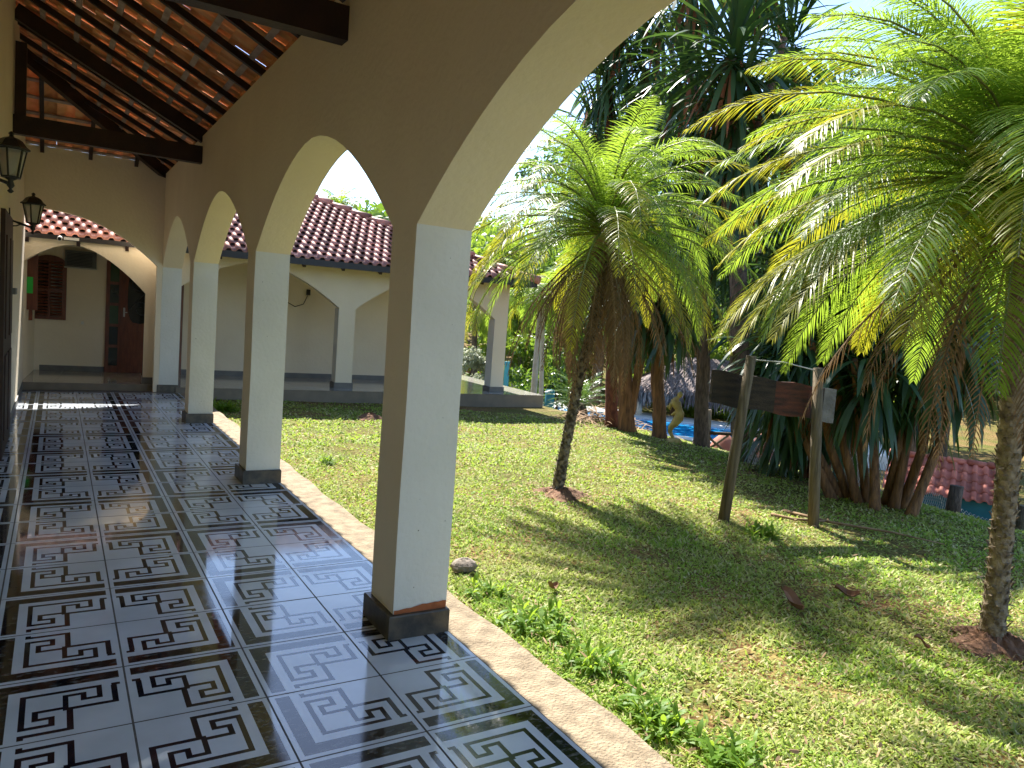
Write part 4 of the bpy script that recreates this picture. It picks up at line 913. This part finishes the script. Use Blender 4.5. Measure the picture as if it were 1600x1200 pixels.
# shaggy strands on the slopes
n = 3800; a_, b2 = rng.random(n), rng.random(n); f0 = np.array(A[0]); f1 = np.array(A[1]); g0 = np.array(P); g1 = np.array(Q_)
for (q0, q1, r0, r1) in ((A[0], A[1], P, Q_), (A[3], A[0], P, P), (A[1], A[2], Q_, Q_)):
    q0, q1, r0, r1 = map(np.array, (q0, q1, r0, r1)); lo_ = q0+(q1-q0)*a_[:, None]; hi_ = r0+(r1-r0)*a_[:, None]; pp = lo_+(hi_-lo_)*b2[:, None]; dv = (lo_-hi_)/np.linalg.norm(lo_-hi_, axis=1, keepdims=True)+rng.normal(0, .1, (n, 3)); pp[:, 2] += .05
    Lv.strips(pp, dv, np.cross(dv, [0, 0, 1.]), rng.uniform(.2, .4, n), np.full(n, .035), .15, 2)
Lv.build('thatch_fringe', [thatch], hut)
for x, y in ((-lx+.35, -ly+.3), (lx-.35, -ly+.3), (-lx+.35, ly-.3), (lx-.35, ly-.3)):
    b = MB(); b.tube([(x, y, -.3), (x, y, ez+.4)], .09, 8, jit=.05); b.build('post', whitetrunk, hut)
# statue: slender golden figure, arched back, fish-like tail curling down
sb = at(1053, 690, 11.9); sb.z = float(gz(sb.x, sb.y)); t = empty('statue', sb, 'golden statue of an arched figure with a curling tail beside the pool', 'statue')
def sp(px, py): return at(px+4, py+4, 11.9)-sb
b = MB(); b.tube([sp(1054, 690), sp(1050, 684), sp(1046, 677), sp(1043, 671), sp(1044, 664), sp(1050, 658), sp(1056, 650), sp(1058, 642), sp(1056, 634), sp(1052, 628), sp(1051, 622), sp(1055, 617), sp(1058, 614)], [.015, .022, .026, .034, .045, .062, .078, .072, .056, .066, .066, .03, .026], 10)
b.tube([sp(1057, 617), sp(1058, 614), sp(1059, 611), sp(1060, 608)], [.024, .042, .044, .015], 10)
b.tube([sp(1049, 623), sp(1044, 629), sp(1042, 636), sp(1041, 632), sp(1038, 630)], [.04, .032, .026, .024, .02], 8); b.tube([sp(1056, 624), sp(1058, 632), sp(1052, 640), sp(1045, 645)], [.038, .03, .026, .02], 8)
b.build('figure', gold, t)
b = MB(); b.tube([(0, 0, -.15), (0, 0, .03), (0, 0, .06)], [.13, .12, .08], 12); b.build('pedestal', gold, t)
# rustic rail fence with terracotta cones
def cone(label, px, py, d, s):
    c = G(px, py, d, -.05); b = MB(); b.tube([(0, 0, 0), (0, 0, .2*s), (0, 0, .45*s), (0, 0, .6*s), (0, 0, .65*s)], [.30*s, .28*s, .19*s, .09*s, .03*s], 14); o = b.build('terracotta_cone', terracotta); o.location = c; tag(o, label, 'garden ornament', 'terracotta cones by the rail')
def P3(px, py, d): return at(px, py, d)
rf = empty('rail_fence', G(1105, 697, 15), 'rustic brown rail fence with crossed braces below the hut', 'fence'); B = rf.location
rp_ = [(1104, 640, 697), (1163, 672, 705), (1232, 680, 722)]
for px, y0, y1 in rp_:
    b = MB(); g0 = at(px, y1, 15); b.tube([Vector((g0.x, g0.y, float(gz(g0.x, g0.y))-.2))-B, at(px+1, y0, 15)-B], .06 if y0 > 650 else .085, 8, jit=.05); b.build('post', greypost, rf)
b = MB(); b.tube([at(1100, 676, 14.95)-B, at(1165, 679, 14.95)-B, at(1240, 688, 14.95)-B], .035, 7); b.build('rail', boardm, rf)
for a, c in (((1104, 680), (1135, 708)), ((1138, 680), (1104, 704)), ((1165, 682), (1195, 712)), ((1200, 684), (1168, 710))):
    b = MB(); b.tube([at(*a, 14.97)-B, at(*c, 14.97)-B], .025, 6); b.build('brace', greypost, rf)
for lab, px, py, d, s in (('larger terracotta cone behind the crossed fence braces', 1130, 705, 16, 1.0), ('smaller terracotta cone farther right behind the rail fence', 1190, 700, 16.5, .9)):
    p = at(px, py, d); b = MB(); top_z = at(px, 676, d).z; z0 = float(gz(p.x, p.y))-.2; hh = top_z-z0
    b.tube([(0, 0, 0), (0, 0, hh*.4), (0, 0, hh*.75), (0, 0, hh*.93), (0, 0, hh)], [.33*s, .31*s, .22*s, .1*s, .03*s], 14); o = b.build('terracotta_cone', terracotta); o.location = (p.x, p.y, z0); tag(o, lab, 'garden ornament')
# chicken wire sagging between stakes
net = empty('wire_netting', G(1180, 705, 10.6), 'sagging wire netting fence running down behind the dark clumps', 'fence'); B = net.location
edge = [(1168, 690, 10.8), (1210, 712, 10.6), (1250, 742, 10.4), (1300, 770, 10.4), (1380, 788, 10.5), (1440, 792, 10.7), (1490, 790, 10.9), (1590, 830, 11)]
tops, bots = [], []
for px, py, d in edge:
    p = at(px, py, d); g = Vector((p.x, p.y, float(gz(p.x, p.y)))); tops.append(Vector((p.x, p.y, g.z+(.40 if px < 1400 else .2)))-B); bots.append(g+Vector((-.1, -.12, .0))-B)
def lerp_list(Ls, q):
    f = q*(len(Ls)-1); i = min(int(f), len(Ls)-2); return Ls[i].lerp(Ls[i+1], f-i)
b = MB(); NU, NV = 110, 7
for j in range(NV):
    for i in range(NU):
        def W(ii, jj): q = ii/NU; r_ = jj/NV; p = lerp_list(bots, q).lerp(lerp_list(tops, q), r_); return p+Vector((0, 0, -.06*math.sin(q*22)*r_))
        o_ = .5 if j % 2 else 0
        b.tube([W(i+o_, j), W(i+o_+.5, j+1)], .0035, 3, cap=False); b.tube([W(i+o_+.5, j+1), W(min(NU, i+o_+1), j)], .0035, 3, cap=False)
b.build('mesh', wire, net)
for lab, px, pb, ptop, d, r in (('dark weathered stump post in front of the kennel', 1488, 808, 758, 10.6, .085), ('pale cut post at the right edge by the wire netting', 1596, 835, 790, 10.2, .08)):
    g = G(px, pb, d); b = MB(); tz = at(px, ptop, d).z; b.tube([(0, 0, -.1), (0, 0, (tz-g.z)*.5), (.01, 0, tz-g.z)], [r, r*.95, r*.9], 10, jit=.07); o = b.build('fence_post', greypost if '1596' in str(px) else bark); o.location = g; tag(o, lab, 'post')
# kennel
kc = at(1474, 770, 14.0); kz = float(gz(kc.x, kc.y)); kn = empty('kennel', (kc.x, kc.y, kz), 'small teal kennel with a red tiled roof at right', 'kennel')
a0, a1 = at(1415, 755, 13.6), at(1540, 790, 13.6); ud = Vector((a1.x-a0.x, a1.y-a0.y, 0)).normalized(); kn.rotation_euler.z = math.atan2(ud.y, ud.x)
ev = at(1482, 775, 13.6).z-kz; tp_ = at(1482, 722, 14.4).z-kz
b = MB(); b.box((-.72, -.35, -.4), (.72, .9, ev-.02)); b.build('wall', teal, kn)
sl_ = math.hypot(.95, tp_-ev); tile_field('roof_tiles', newtile, kn, (-.86, .40, tp_), (1, 0, 0), (0, -.95, -(tp_-ev)), 12, 4, .145, sl_/4, lambda c: True)
tile_field('roof_tiles', newtile, kn, (.86, .40, tp_), (-1, 0, 0), (0, .95, -(tp_-ev)), 12, 4, .145, sl_/4, lambda c: True)
b = MB()
for i in range(6): b.tube([(-.88+i*.29, .40, tp_+.04), (-.55+i*.29, .40, tp_+.025)], [.06, .05], 8)
b.build('ridge_tiles', newtile, kn)
b = MB(); b.prism([(-.40, ev-.02), (.92, ev-.02), (.40, tp_-.03)], 'x', -.74, .74); b.build('gable', teal, kn)
# blue post, low red roofs beyond
bp_ = G(790, 605, 22); b = MB(); b.box((-.06, -.06, -.2), (.06, .06, at(790, 568, 22).z-bp_.z)); b.box((-.07, -.07, at(790, 568, 22).z-bp_.z), (.07, .07, at(790, 566, 22).z-bp_.z+.02)); o = b.build('blue_post', blue); o.location = bp_; o.rotation_euler.z = -.8; tag(o, 'light blue painted post behind the far platform column', 'post')
sb_ = G(800, 605, 34); t = empty('shed', sb_, 'low shed with a faded red roof beyond the far platform', 'shed', rz=-.6); ez_ = at(800, 602, 34).z-sb_.z
b = MB(); b.box((-2.2, -1, -.5), (1.0, 1, max(.3, ez_))); b.build('wall', cream, t)
tile_field('roof_tiles', newtile, t, (-2.4, .2, max(.3, ez_)+.42), (1, 0, 0), (0, -1, -.35), 17, 4, .21, .35, lambda c: True)
tl_ = G(893, 632, 20.5); b = MB(); b.box((-.5, -.5, -.4), (.5, .5, at(880, 612, 20.5).z-tl_.z)); 
tb = MB(); tb.tube([(0, 0, -.2), (0, 0, at(860, 609, 22).z-G(859, 620, 22).z)], [.14, .14], 14); o = tb.build('teal_drum', teal); o.location = G(859, 620, 22); tag(o, 'dark teal barrel behind the white trunked palms', 'barrel')

# ------------------------------------------------------------------ grass blades
N = 300000
r_ = rng.uniform(math.log(2.0), math.log(13.5), N*2); rr = np.exp(r_); px = rng.uniform(.18, 1.32, N*2)
x = rr*np.sin(px); y = rr*np.cos(px)
ok = (x > 1.925+.03*rng.random(N*2)) & (x < 9.6) & (y > .4) & ~((y > 12.75) & (x < 8.5))
for cx_, cy_, rad_ in ((4.25, 5.88, .13), (4.66, 2.08, .13)): ok &= ((x-cx_)**2+(y-cy_)**2 > (rad_*(1+.3*np.sin(9*np.arctan2(y-cy_, x-cx_))))**2)
def vnoise(x, y, s): return np.sin(x*s+1.3*np.sin(y*s*.8))*np.cos(y*s*1.1+1.7*np.sin(x*s*.6+1))
bare = vnoise(x, y, 1.9)*.6+vnoise(x+3, y-2, 4.7)*.5+vnoise(x, y, 11)*.3
ok &= rng.random(N*2) > np.clip(bare*1.2-.25, 0, .9)
x, y, rr = x[ok][:N], y[ok][:N], rr[ok][:N]; n = len(x)
az = rng.uniform(0, 2*np.pi, n); el = rng.uniform(.15, 1.2, n); base = np.stack([x, y, gz(x, y)-.004], 1)
dv = np.stack([np.cos(el)*np.cos(az), np.cos(el)*np.sin(az), np.sin(el)], 1); sd = np.stack([-np.sin(az), np.cos(az), rng.normal(0, .3, n)], 1)
hgt = rng.uniform(.018, .052, n)*(1.05+.5*vnoise(x, y, 2.7)*vnoise(x+1, y, 7.3)+.3*vnoise(y, x, 5)); wdt = rng.uniform(.006, .0145, n)*np.clip(rr/5, 1, 2)
big = rng.random(n) < .12; wdt = np.where(big, wdt*2.0, wdt); hgt = np.where(big, hgt*.75, hgt)
Lv = Leaves(); Lv.strips(base, dv, sd, hgt, wdt, .6, 2, 0, lambda t: 1 if t == 0 else .8)
tag(Lv.build('grass', [lf_grass]), 'short patchy lawn grass', kind='stuff')

# litter: small dry bits fallen in the grass
n = 2600; rr = np.exp(rng.uniform(math.log(2.2), math.log(12), n)); px = rng.uniform(.35, 1.3, n); x = rr*np.sin(px); y = rr*np.cos(px)
k = n//3; i2 = rng.integers(0, 2, k); x[:k] = np.where(i2 == 0, 4.25, 4.66)+rng.normal(0, .28, k); y[:k] = np.where(i2 == 0, 5.88, 2.08)+rng.normal(0, .28, k)
ok = (x > 2.0) & (x < 9.3) & ~((y > 12.6) & (x < 8.5)); x, y = x[ok], y[ok]; n = len(x)
az = rng.uniform(0, 2*np.pi, n); el = rng.normal(.05, .25, n)
dv = np.stack([np.cos(el)*np.cos(az), np.cos(el)*np.sin(az), np.sin(el)], 1); sd = np.stack([-np.sin(az), np.cos(az), rng.normal(0, .4, n)], 1)
Lv = Leaves(); Lv.strips(np.stack([x, y, gz(x, y)+rng.uniform(.022, .045, n)], 1), dv, sd, rng.uniform(.02, .075, n), rng.uniform(.004, .014, n), .2, 3)
tag(Lv.build('leaf_litter', [drystraw]), 'small dry bits of frond scattered in the grass', kind='stuff')
